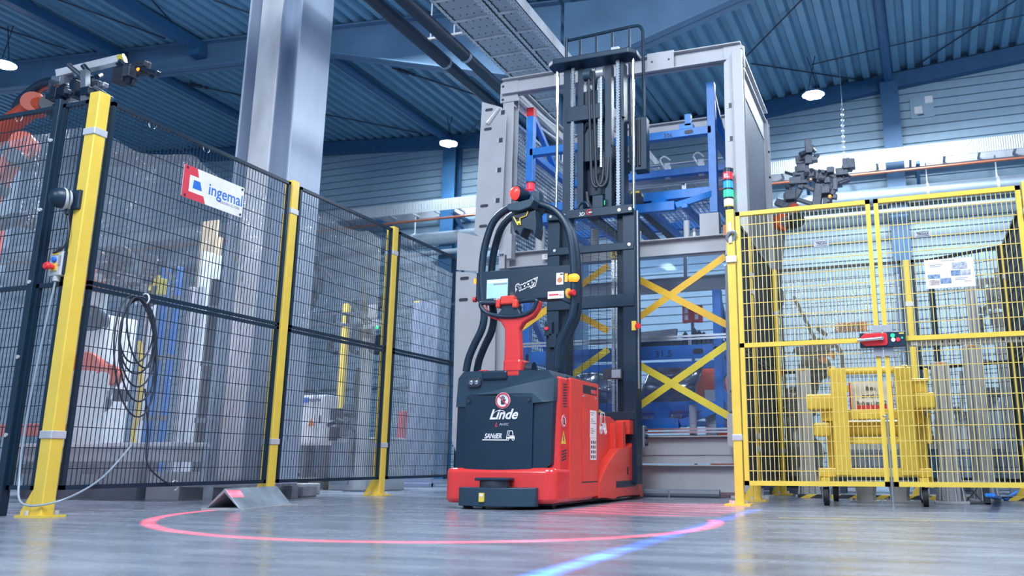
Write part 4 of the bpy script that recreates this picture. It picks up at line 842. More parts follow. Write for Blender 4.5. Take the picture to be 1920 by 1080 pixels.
c = gY(943, 751, 5.193); ring_sign(V((c.x, 5.193, c.z)), (0, -1, 0), (1, 0, 0), .054, fp)
c = gX(1057, 790, TR_); ring_sign(V((TR_+.001, c.y, c.z)), (1, 0, 0), (0, 1, 0), .044, body)
c = gX(1056.5, 821, TR_); MB().prism([(TR_+.0006, c.y-.045, c.z-.04), (TR_+.0006, c.y+.045, c.z-.04), (TR_+.0006, c.y, c.z+.048)], (.001, 0, 0)).build('warning_triangle', 'yellow_paint', body)
MB().prism([(TR_+.0017, c.y-.008, c.z-.02), (TR_+.0017, c.y+.008, c.z-.02), (TR_+.0017, c.y+.004, c.z+.02), (TR_+.0017, c.y-.004, c.z+.02)], (.001, 0, 0)).build('warning_mark', 'ink', body)
def fork_icon(c, u, n, s, parent, m='plate_white'):   # small forklift drawing
    c, u, n = V(c), V(u), V(n); w = V((0, 0, 1)); P = lambda a, b: c+u*(a*s)+w*(b*s)
    mb = MB(); L = lambda a, b, t=.07: mb.bar(P(*a)+n*.001, P(*b)+n*.001, t*s, .0014, side=(P(*b)-P(*a)).cross(n))
    L((-.42, -.2), (-.30, .48)); L((-.30, .48), (.22, .48)); L((.22, .48), (.30, 0)); L((-.2, -.02), (.02, -.02)); L((-.2, -.02), (-.12, .42)); L((.02, -.02), (.36, .02))
    mb.prism([P(-.46, -.12), P(-.1, -.12), P(.05, -.02), (P(.44, -.0)), P(.5, -.28), P(-.46, -.28)], n*.0015)
    for a in (-.28, .32): mb.tube(arc(P(a, -.34)+n*.001, .12*s, 0, 2*math.pi, 14, u, w)[:-1], .04*s, 5, closed=True)
    mb.build('forklift_emblem', m, parent, kind=None)
# lettering on the front panel
yf = 5.1935
def at_f(px, py): p = gY(px, py, yf); return V((p.x, yf, p.z))
p = at_f(917, 786); text('Linde', .093, p, (1, 0, 0), (0, 0, 1), 'plate_white', fp, shear=.35, wx=1.0, off=.0022)
MB().tube(smoothpath([at_f(925, 776), at_f(929, 772), at_f(936, 769.5), at_f(943, 770), at_f(947, 773)], 5), .0022, 5).build('lettering_swash', 'plate_white', fp)
p = at_f(928, 800); text('L', .036, p, (1, 0, 0), (0, 0, 1), 'logo_red', fp, shear=.3, off=.001); p = at_f(936, 798); text('MATIC', .022, p, (1, 0, 0), (0, 0, 1), 'cable_grey', fp, shear=.3)
p = at_f(908, 822); text('SANdER', .046, p, (1, 0, 0), (0, 0, 1), 'plate_white', fp, shear=.25, wx=.78, off=.001)
p0, p1 = at_f(905, 823.5), at_f(950, 824); MB().prism([p0, p1, p1+V((0, 0, -.007)), p0+V((-.004, 0, -.007))], (0, -.001, 0)).build('lettering_rule', 'plate_white', fp)
c = at_f(957, 817); fork_icon(c, (1, 0, 0), (0, -1, 0), .065, fp)
# --- rear chassis
def side_prof(pts, x0, x1, nm, m='truck_red2', bev=.008): return MB().prism([(x1, y, z) for y, z in pts], (x0-x1, 0, 0)).build(nm, m, tk, bevel=bev)
rc = side_prof([(6.02, .05), (6.02, .62), (6.06, .65), (6.50, .65), (6.62, .62), (6.75, .62), (6.80, .3), (7.12, .3), (7.12, .05)], -2.90, -2.20, 'rear_chassis')
sw = side_prof([(6.03, .04), (6.03, .16), (6.25, .30), (6.48, .40), (6.80, .42), (6.93, .52), (7.02, .56), (7.09, .56), (7.10, .12), (7.16, .035), (7.16, .012), (7.06, .012), (7.04, .03), (6.45, .035), (6.40, .02), (6.15, .04)], -2.22, -2.13, 'fender')
MB().box((-2.131, 6.42, .105), (-2.127, 6.92, .155)).build('roller_slot', 'ink', sw); MB().box((-2.131, 6.70, .20), (-2.127, 6.73, .26)).build('peg_slot', 'ink', sw)
B('truck_red2', 'mast_foot', (-2.24, 6.74, .52), (-2.12, 7.08, .635)); B('truck_red2', 'stiffener', (-2.22, 6.48, .30), (-2.16, 6.52, .60)); B('truck_red2', 'stiffener', (-2.20, 6.62, .40), (-2.14, 6.70, .62))
B('steel_mid', 'side_roller', (-2.13, 7.02, .42), (-2.08, 7.10, .60)); 
for z in (.45, .51, .57): MB().cyl((-2.085, 7.06, z), (-2.06, 7.06, z), .018, 12).build('roller_bolt', 'ink', tk)
c = gX(1130, 794, -2.199); fork_icon((-2.198, c.y, c.z), (0, 1, 0), (1, 0, 0), .17, rc)
side_prof([(6.03, .04), (6.03, .3), (6.8, .42), (7.09, .56), (7.16, .02)], -2.94, -2.88, 'fender')
# support legs into the rack
for x in (-2.86, -2.26): B('truck_red2', 'support_leg', (x-.05, 7.1, .03), (x+.05, 7.40, .09)); 
# --- hoop
def yp(px, py, y): return gY(px, py, y)
hp = [(874, 697), (879, 672), (890, 645), (903, 618), (908, 592), (905, 560), (903, 520), (906, 480), (913, 448), (924, 418), (942, 398), (968, 386), (1000, 382), (1028, 388), (1048, 402), (1063, 425), (1071, 455), (1075, 500), (1076, 555), (1073, 588), (1060, 618), (1047, 650), (1043, 692)]
MB().tube(smoothpath([yp(*p, 5.44) for p in hp], 5), .027, 12).build('guard_hoop', 'truck_dark', tk, smooth=True)
ctr = yp(975, 560, 5.44)
MB().tube(smoothpath([V((ctr.x+(q.x-ctr.x)*.96, 5.57, q.z*1.0+.0)) for q in [yp(*p, 5.44) for p in hp]], 5), .027, 12).build('guard_hoop', 'truck_dark', tk, smooth=True)
# --- control panel
cpts = [yp(893, 517, 5.43), yp(1060, 503, 5.43), yp(1076, 500, 5.43), yp(1082, 556, 5.43), yp(1066, 570, 5.43), yp(1040, 562, 5.43), yp(905, 574, 5.43), yp(893, 566, 5.43)]
zt, zb = 1.655, 1.42; xl, xr = yp(893, 540, 5.43).x, yp(1068, 530, 5.43).x
cp = MB().prism([(x, 5.42, z) for x, z in [(xl, zb+.03), (xl+.03, zb), (xr-.10, zb), (xr+.0, zb-.05), (xr+.04, zb-.03), (xr+.04, zt), (xl, zt), ]], (0, .12, 0)).build('control_panel', 'truck_dark', tk, bevel=.012, seg=3)
def cpx(px, py, o=0): p = gY(px, py, 5.418-o); return V((p.x, 5.418-o, p.z))
def quad(pa, pb, m, nm, o=0, th=.003): a, b = cpx(*pa, o), cpx(*pb, o); return MB().box((a.x, 5.418-o, a.z), (b.x, 5.42-o+.001, b.z)).build(nm, m, cp)
quad((913, 525), (951.5, 557.5), 'screen', 'screen', 0); quad((925, 533), (951, 554), 'screen_pane', 'screen_window', .001); quad((914, 526), (951, 528.5), 'paper', 'screen_title', .001); quad((925, 532), (951, 533), 'ink_grey', 'screen_rule', .0015)
text('DRIVE', .022, cpx(926, 562.5, .001), (1, 0, 0), (0, 0, 1), 'plate_white', cp, wx=1.1)
a = cpx(968, 547, .001); xd = V((1, 0, .36)).normalized(); yd = V((-.12, 0, 1))
text('Snoopy', .066, a, xd, yd, 'plate_white', cp, off=.0085, wx=.86, name='lettering_outline', depth=.0005); text('Snoopy', .066, a-V((0, .001, 0)), xd, yd, 'truck_dark', cp, off=.0012, wx=.86)
quad((1043, 512), (1056, 533), 'paper', 'sticker'); c = cpx(1049.5, 525, .001); MB().lathe(c, (0, -1, 0), [(0, .019), (.001, .019)], 20).build('sticker_seal', 'plate_orange', cp); quad((1050, 513), (1055.5, 515), 'ink', 'sticker_mark', .001)
quad((1027, 547), (1057, 558.5), 'paper', 'sticker'); quad((1029, 551.8), (1047, 553.6), 'logo_red', 'sticker_line', .001); text('Go', .02, cpx(1048, 554.8, .001), (1, 0, 0), (0, 0, 1), 'logo_red', cp, shear=.2, wx=1.0)
# side lamps and stop buttons
c = cpx(1070, 520, .02); MB().lathe(c+V((.005, .03, 0)), (1, -.25, 0), [(-.02, .030), (.01, .032), (.03, .029), (.045, .018), (.05, .006)], 20).build('turn_lamp', 'lamp_orange', cp, smooth=True)
quad((1059, 513), (1064, 528), 'lamp_orange', 'side_marker', .0)
c = cpx(1066, 550, .01); MB().lathe(c, (1, -.35, 0), [(0, .036), (.006, .036)], 24).build('stop_ring', 'yellow_paint', cp); MB().lathe(c, (1, -.35, 0), [(.006, .014), (.028, .014), (.03, .021), (.048, .023), (.054, .018)], 18).build('stop_button', 'button_red', cp, smooth=True)
c = cpx(890.5, 562, -.03); MB().lathe(c, (-1, -.1, 0), [(-.01, .02), (.012, .02)], 14).build('stop_button', 'button_red', cp); c = cpx(893, 528, -.02); MB().box(c-V((.008, .02, .018)), c+V((.004, .02, .018))).build('side_marker', 'lamp_orange', cp)
MB().cyl(cpx(948, 503, -.05), cpx(948, 478, -.05), .007, 8).build('antenna', 'ink', cp)
# --- tiller
ty = 5.20
tp = lambda px, py, o=0: V((gY(px, py, ty).x, ty+o, gY(px, py, ty).z))
tl = MB().prism([tp(*p) for p in [(944, 693), (975, 693), (974, 650), (972, 616), (980, 604), (998, 593), (1008, 578), (1010, 563), (1003, 560), (1001, 574), (990, 586), (965, 592), (938, 593), (914, 586), (905, 574), (903, 566), (898, 567), (899, 576), (906, 587), (920, 596), (938, 603), (946, 616), (946, 650)]], (0, .07, 0)).build('tiller_arm', 'truck_red', tk, bevel=.012, seg=3, smooth=True)
B('truck_red', 'tiller_base', tp(942, 700)+V((0, -.005, -.03)), tp(977, 672)+V((0, .16, 0)), .02)
MB().tube(smoothpath([tp(901, 569, -.004), tp(903, 577, -.004), (tp(912, 586, -.004)), tp(930, 592, -.004), tp(955, 594, -.004), tp(980, 591, -.004), tp(998, 582, -.004), tp(1005, 570, -.004), tp(1003, 563, -.004), tp(955, 566.5, .02), tp(903, 568, -.004)], 5)[:-1], .014, 10, closed=True).build('handle_loop', 'truck_dark', tl, smooth=True)
MB().prism([tp(*p, -.01) for p in [(941, 566), (971, 565), (973, 580), (980, 592), (930, 593), (940, 582)]], (0, .06, 0)).build('switch_pod', 'truck_dark', tl, bevel=.008)
for a, b in (((941, 556), (966, 571)), ((932, 562), (940, 578)), ((963, 562), (972, 578))): MB().box(tp(*a, -.03), tp(*b, .035)).build('thumb_switch', 'truck_red2', tl, bevel=.012, seg=3)
MB().lathe(tp(957, 552, .03), (0, 0, 1), [(-.02, .035), (.012, .032), (.018, .02)], 16).build('horn_button', 'ink', tl, smooth=True)
MB().lathe(tp(983, 690, .1), (1, 0, 0), [(-.03, .05), (.03, .05)], 20).build('tiller_pivot', 'truck_dark', tl, smooth=True)
# --- head unit on top of the hoop
hy = 5.42; hq = lambda px, py, o=0: V((gY(px, py, hy).x, hy+o, gY(px, py, hy).z))
hd = MB().prism([hq(*p, -.10) for p in [(960, 397), (963, 389), (985, 385), (1003, 380), (1008, 372), (1012, 382), (1004, 395), (985, 402), (966, 402)]], (0, .24, 0)).build('head_plate', 'truck_dark2', tk, bevel=.006)
MB().box(hq(993, 384, .0), hq(1011, 357, .09)).build('head_bracket', 'truck_dark2', hd, bevel=.012)
c = hq(976, 367, -.05); ax = V((-.5, -1, -.05)); MB().lathe(c, ax, [(-.09, .035), (-.05, .05), (.0, .056), (.02, .056)], 24).build('lamp_housing', 'truck_dark', hd, smooth=True)
MB().lathe(c, ax, [(.018, .051), (.035, .046), (.05, .03), (.055, .01)], 24).build('red_lamp', 'lamp_red', hd, smooth=True)
c = hq(991.5, 354, .03); MB().cyl(c, c+V((0, 0, .05)), .030, 18).build('beacon', 'lamp_redw', hd, smooth=True); MB().cyl(c+V((0, 0, .05)), c+V((0, 0, .06)), .036, 18).build('beacon_cap', 'ink', hd)
MB().prism([hq(*p, -.06) for p in [(964, 407), (1000, 400), (1010, 398), (1012, 430), (1009, 449), (1004, 436), (988, 432), (982, 447), (975, 436), (971, 440)]], (0, .13, 0)).build('scanner_housing', 'truck_dark', hd, bevel=.006)
MB().tube([hq(*p, -.067) for p in [(970, 411), (978, 426), (983, 426), (982, 414), (994, 409), (997, 401)]], .005, 6).build('scanner_trim', 'yellow_paint', hd)
MB().prism([hq(*p, -.07) for p in [(969, 409), (996, 402), (993, 409), (981, 413), (973, 413)]], (0, .02, 0)).build('scanner_window', 'ink', hd)
MB().box(hq(978, 424, -.072), hq(983, 419, -.06)).build('scanner_label', 'tape_yellow2', hd)
# --- mast
MY = 6.9
for x0, x1 in ((-2.915, -2.80), (-2.205, -2.09)): B('mast_black', 'outer_rail', (x0, MY-.06, .12), (x1, MY+.10, 2.46), .006)
for z0, z1, y0 in ((2.42, 2.50, -.10), (2.10, 2.17, -.07), (1.60, 1.71, -.07), (.64, .71, -.07)): B('mast_black', 'cross_member', (-2.91, MY+y0, z0), (-2.10, MY+y0+.035, z1), .005)
for x in (-2.87, -2.74, -2.22, -2.12): MB().cyl((x, MY-.105, 2.455), (x, MY-.095, 2.455), .014, 8).build('bolt', 'steel_bright', tk)
for x in (-2.84, -2.14): MB().cyl((x, MY-.075, 2.145), (x, MY-.065, 2.145), .014, 8).build('bolt', 'steel_bright', tk)
text('3D', .045, (-2.60, MY-.102, 2.435), (1, 0, 0), (0, 0, 1), 'plate_white', tk, shear=.2); MB().tube(arc(V((-2.50, MY-.102, 2.46)), .022, .6, 5.6, 12), .006, 6).build('emblem_arc', 'logo_red', tk); MB().box((-2.505, MY-.104, 2.455), (-2.475, MY-.100, 2.465)).build('emblem_dot', 'plate_white', tk)
g = MB()
for i in range(134): z = .72+.0125*i; g.bar((-2.80, MY-.055, z), (-2.20, MY-.055, z), .0028, .0028, cap=False)
for i in range(9): x = -2.80+.075*i; g.bar((x, MY-.058, .72), (x, MY-.058, 2.40), .004, .004, cap=False)
g.build('screen_guard', 'mesh_black', tk, kind='stuff', flip=False)
for x0, x1 in ((-2.80, -2.725), (-2.275, -2.205)): B('mast_black', 'inner_rail', (x0, MY+.0, .3), (x1, MY+.12, 3.92), .006)
for x in (-2.853, -2.111): MB().cyl((x, MY-.01, 2.46), (x, MY-.01, 3.93), .0135, 16).build('lift_cylinder', 'chrome', tk, smooth=True)
MB().cyl((-2.083, MY-.01, .9), (-2.083, MY-.01, 2.46), .010, 10).build('hydraulic_line', 'steel_mid', tk, smooth=True)
MB().prism([(x, y, 3.935) for x, y in [(-2.93, 6.84), (-2.86, 6.78), (-2.12, 6.78), (-2.06, 6.84), (-2.06, 6.98), (-2.93, 6.98)]], (0, 0, .055)).build('mast_yoke', 'mast_black', tk, bevel=.01)
B('mast_black', 'inner_post', (-2.665, MY+.02, 2.5), (-2.605, MY+.1, 3.92), .004); B('mast_black', 'inner_post', (-2.395, MY+.02, 2.5), (-2.33, MY+.1, 3.92), .004)
B('mast_black', 'carriage_plate', (-2.76, MY-.02, 3.38), (-2.40, MY+.05, 3.53)); B('mast_black', 'carriage_plate', (-2.62, MY+.06, 3.0), (-2.38, MY+.16, 3.70))
def chain(x, z0, z1, y, w=.03, m='steel_mid'):
    mb = MB(); z = z0
    while z < z1: mb.box((x-w/2, y-.006, z), (x+w/2, y+.006, z+.016)); mb.box((x-w*.32, y-.009, z+.012), (x+w*.32, y+.009, z+.026)); z += .026
    return mb.build('lift_chain', m, tk)
mat('chain_dark', (.22, .27, .33), .35, .5)
chain(-2.70, 2.52, 3.9, MY-.01, .034, 'chain_dark'); chain(-2.255, 2.52, 3.9, MY-.015, .036, 'chain_dark'); chain(-2.44, 3.1, 3.85, MY+.0, .03, 'chain_dark'); chain(-2.415, 2.9, 3.85, MY-.02, .02, 'steel_mid')
for x in (-2.515, -2.47): MB().tube(smoothpath([V((x-.03, MY, 3.86)), V((x-.02, MY-.02, 3.6)), V((x, MY-.02, 3.0)), V((x+.01, MY-.02, 2.78)), V((x+.05, MY-.01, 2.72)), V((x+.10, MY+.0, 2.78)), V((x+.11, MY+.02, 3.0))], 6), .013, 8).build('hydraulic_hose', 'cable_black', tk, smooth=True)
for x, m in ((-2.56, 'truck_dark2'), (-2.43, 'steel_mid')): MB().cyl((x-.03, MY, 3.83), (x+.04, MY, 3.83), .055, 18).build('sheave', m, tk, smooth=True)
B('steel_mid', 'cylinder_head', (-2.33, MY+.0, 3.99), (-2.25, MY+.07, 4.08)); B('mast_black', 'cylinder_clamp', (-2.22, MY-.04, 3.35), (-2.19, MY, 3.56))
B('mast_black', 'carriage_box', (-2.66, MY+.16, 2.70), (-2.34, MY+.28, 3.16)); B('truck_dark2', 'valve_block', (-2.63, MY+.1, 3.02), (-2.48, MY+.17, 3.30)); MB().box((-2.62, MY+.098, 3.05), (-2.54, MY+.1, 3.13)).build('valve_label', 'paper', tk)
for a, b in (((-2.62, 3.25), (-2.52, 3.30)), ((-2.50, 2.72), (-2.40, 2.80)), ((-2.36, 3.05), (-2.28, 2.9))): MB().tube(smoothpath([V((a[0], MY+.08, a[1])), V(((a[0]+b[0])/2, MY+.02, max(a[1], b[1])+.06)), V((b[0], MY+.08, b[1]))], 5), .011, 8).build('hydraulic_hose', 'cable_black', tk, smooth=True)
MB().box((-2.47, MY+.09, 2.58), (-2.42, MY+.1, 2.62)).build('indicator', 'lamp_green', tk)
# load backrest and fork carriage
by = 7.2; bq = lambda px, py: gY(px, py, by)
top = [bq(1063, 215), bq(1062, 82), bq(1066, 76), bq(1188, 49), bq(1199, 49), bq(1205, 58), bq(1208, 222)]
MB().tube(smoothpath([V(p) for p in top[:1]]+[top[1], top[2]], 3)+smoothpath([top[3], top[4], top[5]], 4)+[top[6]], .016, 8).build('load_backrest', 'mast_black', tk, smooth=True)
for px, py in ((1088, 71), (1118, 65), (1148, 58), (1180, 51)): a = bq(px, py); MB().bar(a, V((a.x, by, 2.95)), .024, .012).build('backrest_bar', 'mast_black', tk)
B('mast_black', 'fork_carriage', (-2.74, by-.06, 2.62), (-2.24, by, 2.72)); B('mast_black', 'fork_carriage', (-2.74, by-.06, 2.92), (-2.24, by, 3.02))
a, b = gY(1192, 325, 7.15), gY(1215, 222, 7.15); B('mast_black', 'side_shift_box', (a.x, 7.08, a.z), (b.x, 7.2, b.z), .01)
for dx in (.02, .06): MB().cyl((a.x+dx, 7.07, a.z+.04), (a.x+dx, 7.07, b.z-.03), .014, 8).build('hydraulic_hose', 'cable_black', tk, smooth=True)
for x in (-2.66, -2.32): MB().prism([(x-.05, by, 2.56), (x-.05, by+.04, 2.56), (x-.05, 8.5, 2.575), (x-.05, 8.5, 2.585), (x-.05, by+.08, 2.60), (x-.05, by+.045, 2.64), (x-.05, by+.045, 3.0), (x-.05, by, 3.0)], (.1, 0, 0)).build('fork', 'mast_black', tk)
MB().tube(smoothpath([V((-2.60, MY+.1, 2.72)), V((-2.58, MY+.1, 2.60)), V((-2.5, MY+.06, 2.52)), V((-2.38, MY+.04, 2.50))], 5), .022, 8).build('cable_carrier', 'ink', tk, smooth=True)
MB().tube(arc(V((-2.56, MY-.09, 2.51)), .05, 0, math.pi, 10), .014, 8).build('hose_bridge', 'mast_black', tk, smooth=True); B('mast_black', 'hose_bracket', (-2.48, MY-.08, 2.5), (-2.38, MY-.03, 2.62))
for x, z, m in ((-2.065, 1.42, 'button_red'),): MB().lathe((x-.01, MY-.07, z), (.6, -1, 0), [(0, .018), (.03, .018), (.032, .026), (.045, .024)], 14).build('stop_button', m, tk, smooth=True); MB().box((x-.06, MY-.065, z-.03), (x-.02, MY-.06, z+.05)).build('stop_plate', 'yellow_paint', tk)
B('ink', 'junction_box', (-2.38, MY-.08, .98), (-2.21, MY-.05, 1.07), .004); B('pipe_grey', 'junction_cover', (-2.30, MY-.084, .99), (-2.22, MY-.08, 1.06), .002)
for px, py in ((1024, 618), (1032, 640)): B('truck_dark', 'switch_box', gY(px-4, py+12, 6.8), gY(px+14, py-14, 6.84), .004)
p = gY(1025, 616, 6.79); MB().lathe(p, (0, -1, 0), [(0, .015), (.02, .012)], 10).build('switch_lens', 'lamp_redw', tk)
# ================================================================ left robot cell
def drum(c, ax, r, h, m, nm, t): MB().lathe(V(c)-V(ax).normalized()*h/2, ax, [(0, r*.9), (h*.12, r), (h*.88, r), (h, r*.9)], 20).build(nm, m, t, smooth=True)
def robot(lab, J, R, m='robot_orange', base=True, tool=None, hose=None, ax=(.6, -.8, 0), group='orange welding robots', lm=None):
    J = [V(j) for j in J]; b = V((J[0].x, J[0].y, 0)); t = thing('industrial_robot', lab, 'robot', b, group)
    if base:
        MB().box((b.x-.3, b.y-.3, 0), (b.x+.3, b.y+.3, .06)).build('base_plate', 'grey_dark', t)
        MB().lathe(b+V((0, 0, .06)), (0, 0, 1), [(0, .26), (.12, .24), (.2, .19), (max(.25, J[0].z-.1), .18)], 20).build('pedestal', lm or m, t, smooth=True)
    for i in range(len(J)-1):
        d = J[i+1]-J[i]; MB().tube([J[i], J[i]+d*.15, J[i]+d*.5, J[i]+d*.85, J[i+1]], [R[i]*.95, R[i]*.9, (R[i]+R[i+1])*.42, R[i+1]*.9, R[i+1]*.95], 14).build('arm_link', lm or m, t, smooth=True)
    for i, j in enumerate(J): drum(j, ax, R[i]*1.05, R[i]*2.0, m if i % 2 == 0 else 'truck_dark', 'joint', t)
    if hose: MB().tube(smoothpath([V(p) for p in hose], 6), .055, 12).build('hose_package', 'pipe_black', t, smooth=True)
    if tool: tool(t, J[-1])
    return t
def clutter(t, c, sx, sy, sz, n, seed, mats, nm='tool_block'):     # machined blocks and pins of a gripper
    r = random.Random(seed); c = V(c)
    for i in range(n):
        p = c+V((r.uniform(-sx, sx), r.uniform(-sy, sy), r.uniform(-sz, sz))); s = V((r.uniform(.02, .07), r.uniform(.02, .06), r.uniform(.02, .08)))
        if i % 3: MB().box(p-s, p+s).build(nm, mats[i % len(mats)], t, bevel=.006)
        else: MB().cyl(p, p+V((r.uniform(-.12, .12), r.uniform(-.12, .12), r.uniform(-.12, .14))), r.uniform(.015, .03), 10).build('tool_pin', mats[i % len(mats)], t, smooth=True)
ry = 5.3; q = lambda px, py, y=ry: gY(px, py, y)
def tool_rail(t, j):
    a, b = q(108, 140, 5.1), q(228, 111, 5.3); MB().bar(a, b, .07, .07).build('gripper_rail', 'galvanised', t, bevel=.004)
    d = (b-a).normalized(); MB().cyl(b-d*.02, b+d*.03, .045, 12).build('rail_cap', 'tape_yellow2', t)
    for px, y0, y1 in ((120, 142, 160), (160, 133, 190)): MB().bar(q(px, y0, 5.12), q(px, y1, 5.12), .06, .05).build('gripper_upright', 'steel_mid', t)
    clutter(t, q(140, 165, 5.15), .22, .1, .10, 14, 11, ['tool_metal', 'truck_dark', 'steel_mid'])
    clutter(t, q(178, 150, 5.2), .10, .06, .12, 7, 12, ['truck_dark', 'tool_metal'])
    for px, py, qx, qy in ((222, 118, 250, 150), (235, 122, 268, 128), (262, 128, 297, 138), (250, 148, 246, 160), (232, 122, 246, 160)): MB().bar(q(px, py, 5.3), q(qx, qy, 5.3), .05, .04).build('clamp_arm', 'truck_dark', t, bevel=.006)
    clutter(t, q(250, 132, 5.3), .10, .05, .08, 10, 13, ['truck_dark', 'tool_metal', 'ink'])
    MB().lathe(q(259, 130, 5.25), (0, -1, 0), [(0, .018), (.01, .012)], 10).build('status_light', 'lamp_orange', t)
robot('orange robot with dark hose and long gripper rail above the left fence', [q(-60, 420)-V((.1, 0, .5)), q(-30, 270), q(66, 197), q(98, 200)], [.16, .13, .10, .09], tool=tool_rail,
      hose=[q(28, 225), q(38, 195), q(62, 172), q(85, 158), q(118, 152)])
robot('blurred orange robot arm behind the left front curtain', [gY(-40, 420, 4.6), gY(-14, 350, 4.6), gY(46, 272, 4.6), gY(30, 296, 4.5)], [.12, .10, .09, .06], hose=[gY(0, 420, 4.5), gY(40, 410, 4.5), gY(60, 420, 4.5)])
def tool_mid(t, j): clutter(t, q(255, 520, 6.0), .30, .12, .20, 26, 21, ['truck_dark', 'tool_metal', 'truck_dark', 'grey_dark']); clutter(t, q(285, 545, 6.0), .12, .1, .10, 8, 22, ['tool_metal', 'tape_yellow2', 'truck_dark'])
robot('orange robot with dark welding gripper behind the fence panel with the white sign', [q(165, 690, 6.1), q(172, 600, 6.1), q(185, 530, 6.1), q(228, 485, 6.1)], [.14, .13, .11, .11], tool=tool_mid, lm='cream')
def tool_low(t, j): clutter(t, q(205, 720, 6.6), .10, .1, .12, 8, 31, ['truck_dark', 'white_paint'])
robot('small orange robot low behind the coil of cable', [q(160, 765, 6.6), q(185, 755, 6.6), q(205, 705, 6.6), q(190, 690, 6.6)], [.10, .10, .11, .08], 'robot_orange', tool=tool_low, lm='cream')
# controller cabinets and machine table
def cabinet(x0, x1, y0, y1, z0, z1, lab, m='white_paint', stand=None, group='pale cabinets in the left cell'):
    t = thing('control_cabinet', lab, 'cabinet', ((x0+x1)/2, (y0+y1)/2, 0 if stand else z0), group)
    MB().box((x0, y0, z0), (x1, y1, z1)).build('body', m, t, bevel=.008); MB().box((x0+.02, y0-.012, z0+.02), (x1-.02, y0, z1-.02)).build('door', m, t, bevel=.005)
    MB().box((x1-.06, y0-.02, (z0+z1)/2-.04), (x1-.04, y0-.012, (z0+z1)/2+.05)).build('handle', 'ink', t)
    MB().box((x1, y0+.03, z0+.05), (x1+.006, y1-.03, z1-.05)).build('side_panel', m, t)
    if stand:
        for x in (x0+.05, x1-.05): MB().box((x-.03, y0+.03, 0), (x+.03, y0+.10, z0)).build('leg', 'grey_dark', t); MB().box((x-.03, y1-.10, 0), (x+.03, y1-.03, z0)).build('leg', 'grey_dark', t)
    return t
a, b = gY(160, 720, 6.9), gY(202, 590, 6.9); cabinet(a.x, b.x, 6.9, 7.3, 0, b.z, 'white machine cabinet behind the coil of cable')
a, b = gY(340, 815, 8.2), gY(384, 470, 8.2); cabinet(a.x, b.x, 8.2, 8.5, 0, b.z, 'tall pale cabinet left of the steel column', 'cream')
a, b = gY(560, 835, 8.4), gY(611, 740, 8.4); c = cabinet(a.x, b.x, 8.4, 8.65, a.z, b.z, 'white switch cabinet with warning triangle on a stand in the cell', stand=True)
MB().box((a.x+.03, 8.385, b.z-.10), (b.x-.02, 8.388, b.z-.02)).build('brand_strip', 'plate_white', c); MB().box((a.x+.04, 8.382, b.z-.09), (a.x+.10, 8.385, b.z-.03)).build('brand_mark', 'logo_blue', c); text('PRODUTOR', .05, (a.x+.11, 8.383, b.z-.08), (1, 0, 0), (0, 0, 1), 'ink', c, wx=.62, off=.001)
tx = (a.x+b.x)/2; MB().prism([(tx-.05, 8.384, a.z+.22), (tx+.05, 8.384, a.z+.22), (tx, 8.384, a.z+.31)], (0, .003, 0)).build('warning_triangle', 'robot_orange2', c)
# long base table
a, b = gY(-60, 850, 5.2), gY(405, 815, 5.6)
t = thing('process_table', 'long pale machine bench with orange rail behind the fence', 'machine bench', ((a.x+b.x)/2, 5.4, 0))
MB().box((-7.4, 5.5, .30), (-5.55, 5.75, .42)).build('bed', 'cream', t, bevel=.01); MB().box((-7.4, 5.45, .42), (-5.5, 5.8, .455)).build('top_plate', 'white_paint', t, bevel=.005); MB().box((-7.3, 5.55, .0), (-6.0, 5.75, .30)).build('plinth', 'grey_dark', t); MB().box((-7.5, 5.05, .50), (-6.35, 5.15, .60)).build('orange_rail', 'robot_orange', t, bevel=.01)
MB().box((-5.95, 5.6, 0), (-5.6, 5.8, .22)).build('step_box', 'grey_paint', t)
for x in (-7.2, -6.8, -6.45): MB().box((x, 5.4, .2), (x+.1, 5.46, .28)).build('vent', 'ink', t)
# blue and dark uprights
for px, y, m, w, lab in ((322, 6.6, 'blue_paint', .05, 'slim blue upright behind the coil of cable'), (297, 6.6, 'blue_paint', .065, 'thicker blue upright left of the slim blue one in the cell'), (393, 7.2, 'black_frame', .07, 'dark upright in front of the tall steel column')):
    c = gY(px, 640, y); t = thing('guide_upright', lab, 'upright', (c.x, y, 0)); MB().box((c.x-w/2, y-w/2, .0), (c.x+w/2, y+w/2, 2.25)).build('profile', m, t, bevel=.006); MB().box((c.x-w, y-w, 0), (c.x+w, y+w, .02)).build('foot_plate', m, t)
    for z in (.7, 1.3, 1.9): MB().box((c.x-w*.7, y-w*.7, z), (c.x+w*.7, y+w*.7, z+.05)).build('collar', 'grey_dark', t)
for i, (px, lab) in enumerate(((352, 'pale aluminium upright right of the blue ones'), (368, 'second pale aluminium upright before the column'), (276, 'pale aluminium upright behind the hanging coil'))):
    c = gY(px, 640, 6.9); t = thing('guide_upright', lab, 'upright', (c.x, 6.9, 0)); MB().box((c.x-.035, 6.865, 0), (c.x+.035, 6.935, 2.1)).build('profile', 'white_paint', t, bevel=.004); MB().box((c.x-.007, 6.86, .05), (c.x+.007, 6.868, 2.08)).build('groove', 'grey_dark', t); MB().box((c.x-.06, 6.84, 0), (c.x+.06, 6.96, .02)).build('foot_plate', 'grey_paint', t)
solo(MB().tube(smoothpath([gY(262, 640, 6.2), gY(264, 720, 6.2), gY(258, 780, 6.2), gY(250, 812, 6.2), gY(255, 860, 6.2), gY(262, 895, 6.2)], 5), .022, 8), 'dress_hose', 'hose_yellow', 'yellow dress hose hanging below the coil of cable', 'hose', smooth=True)
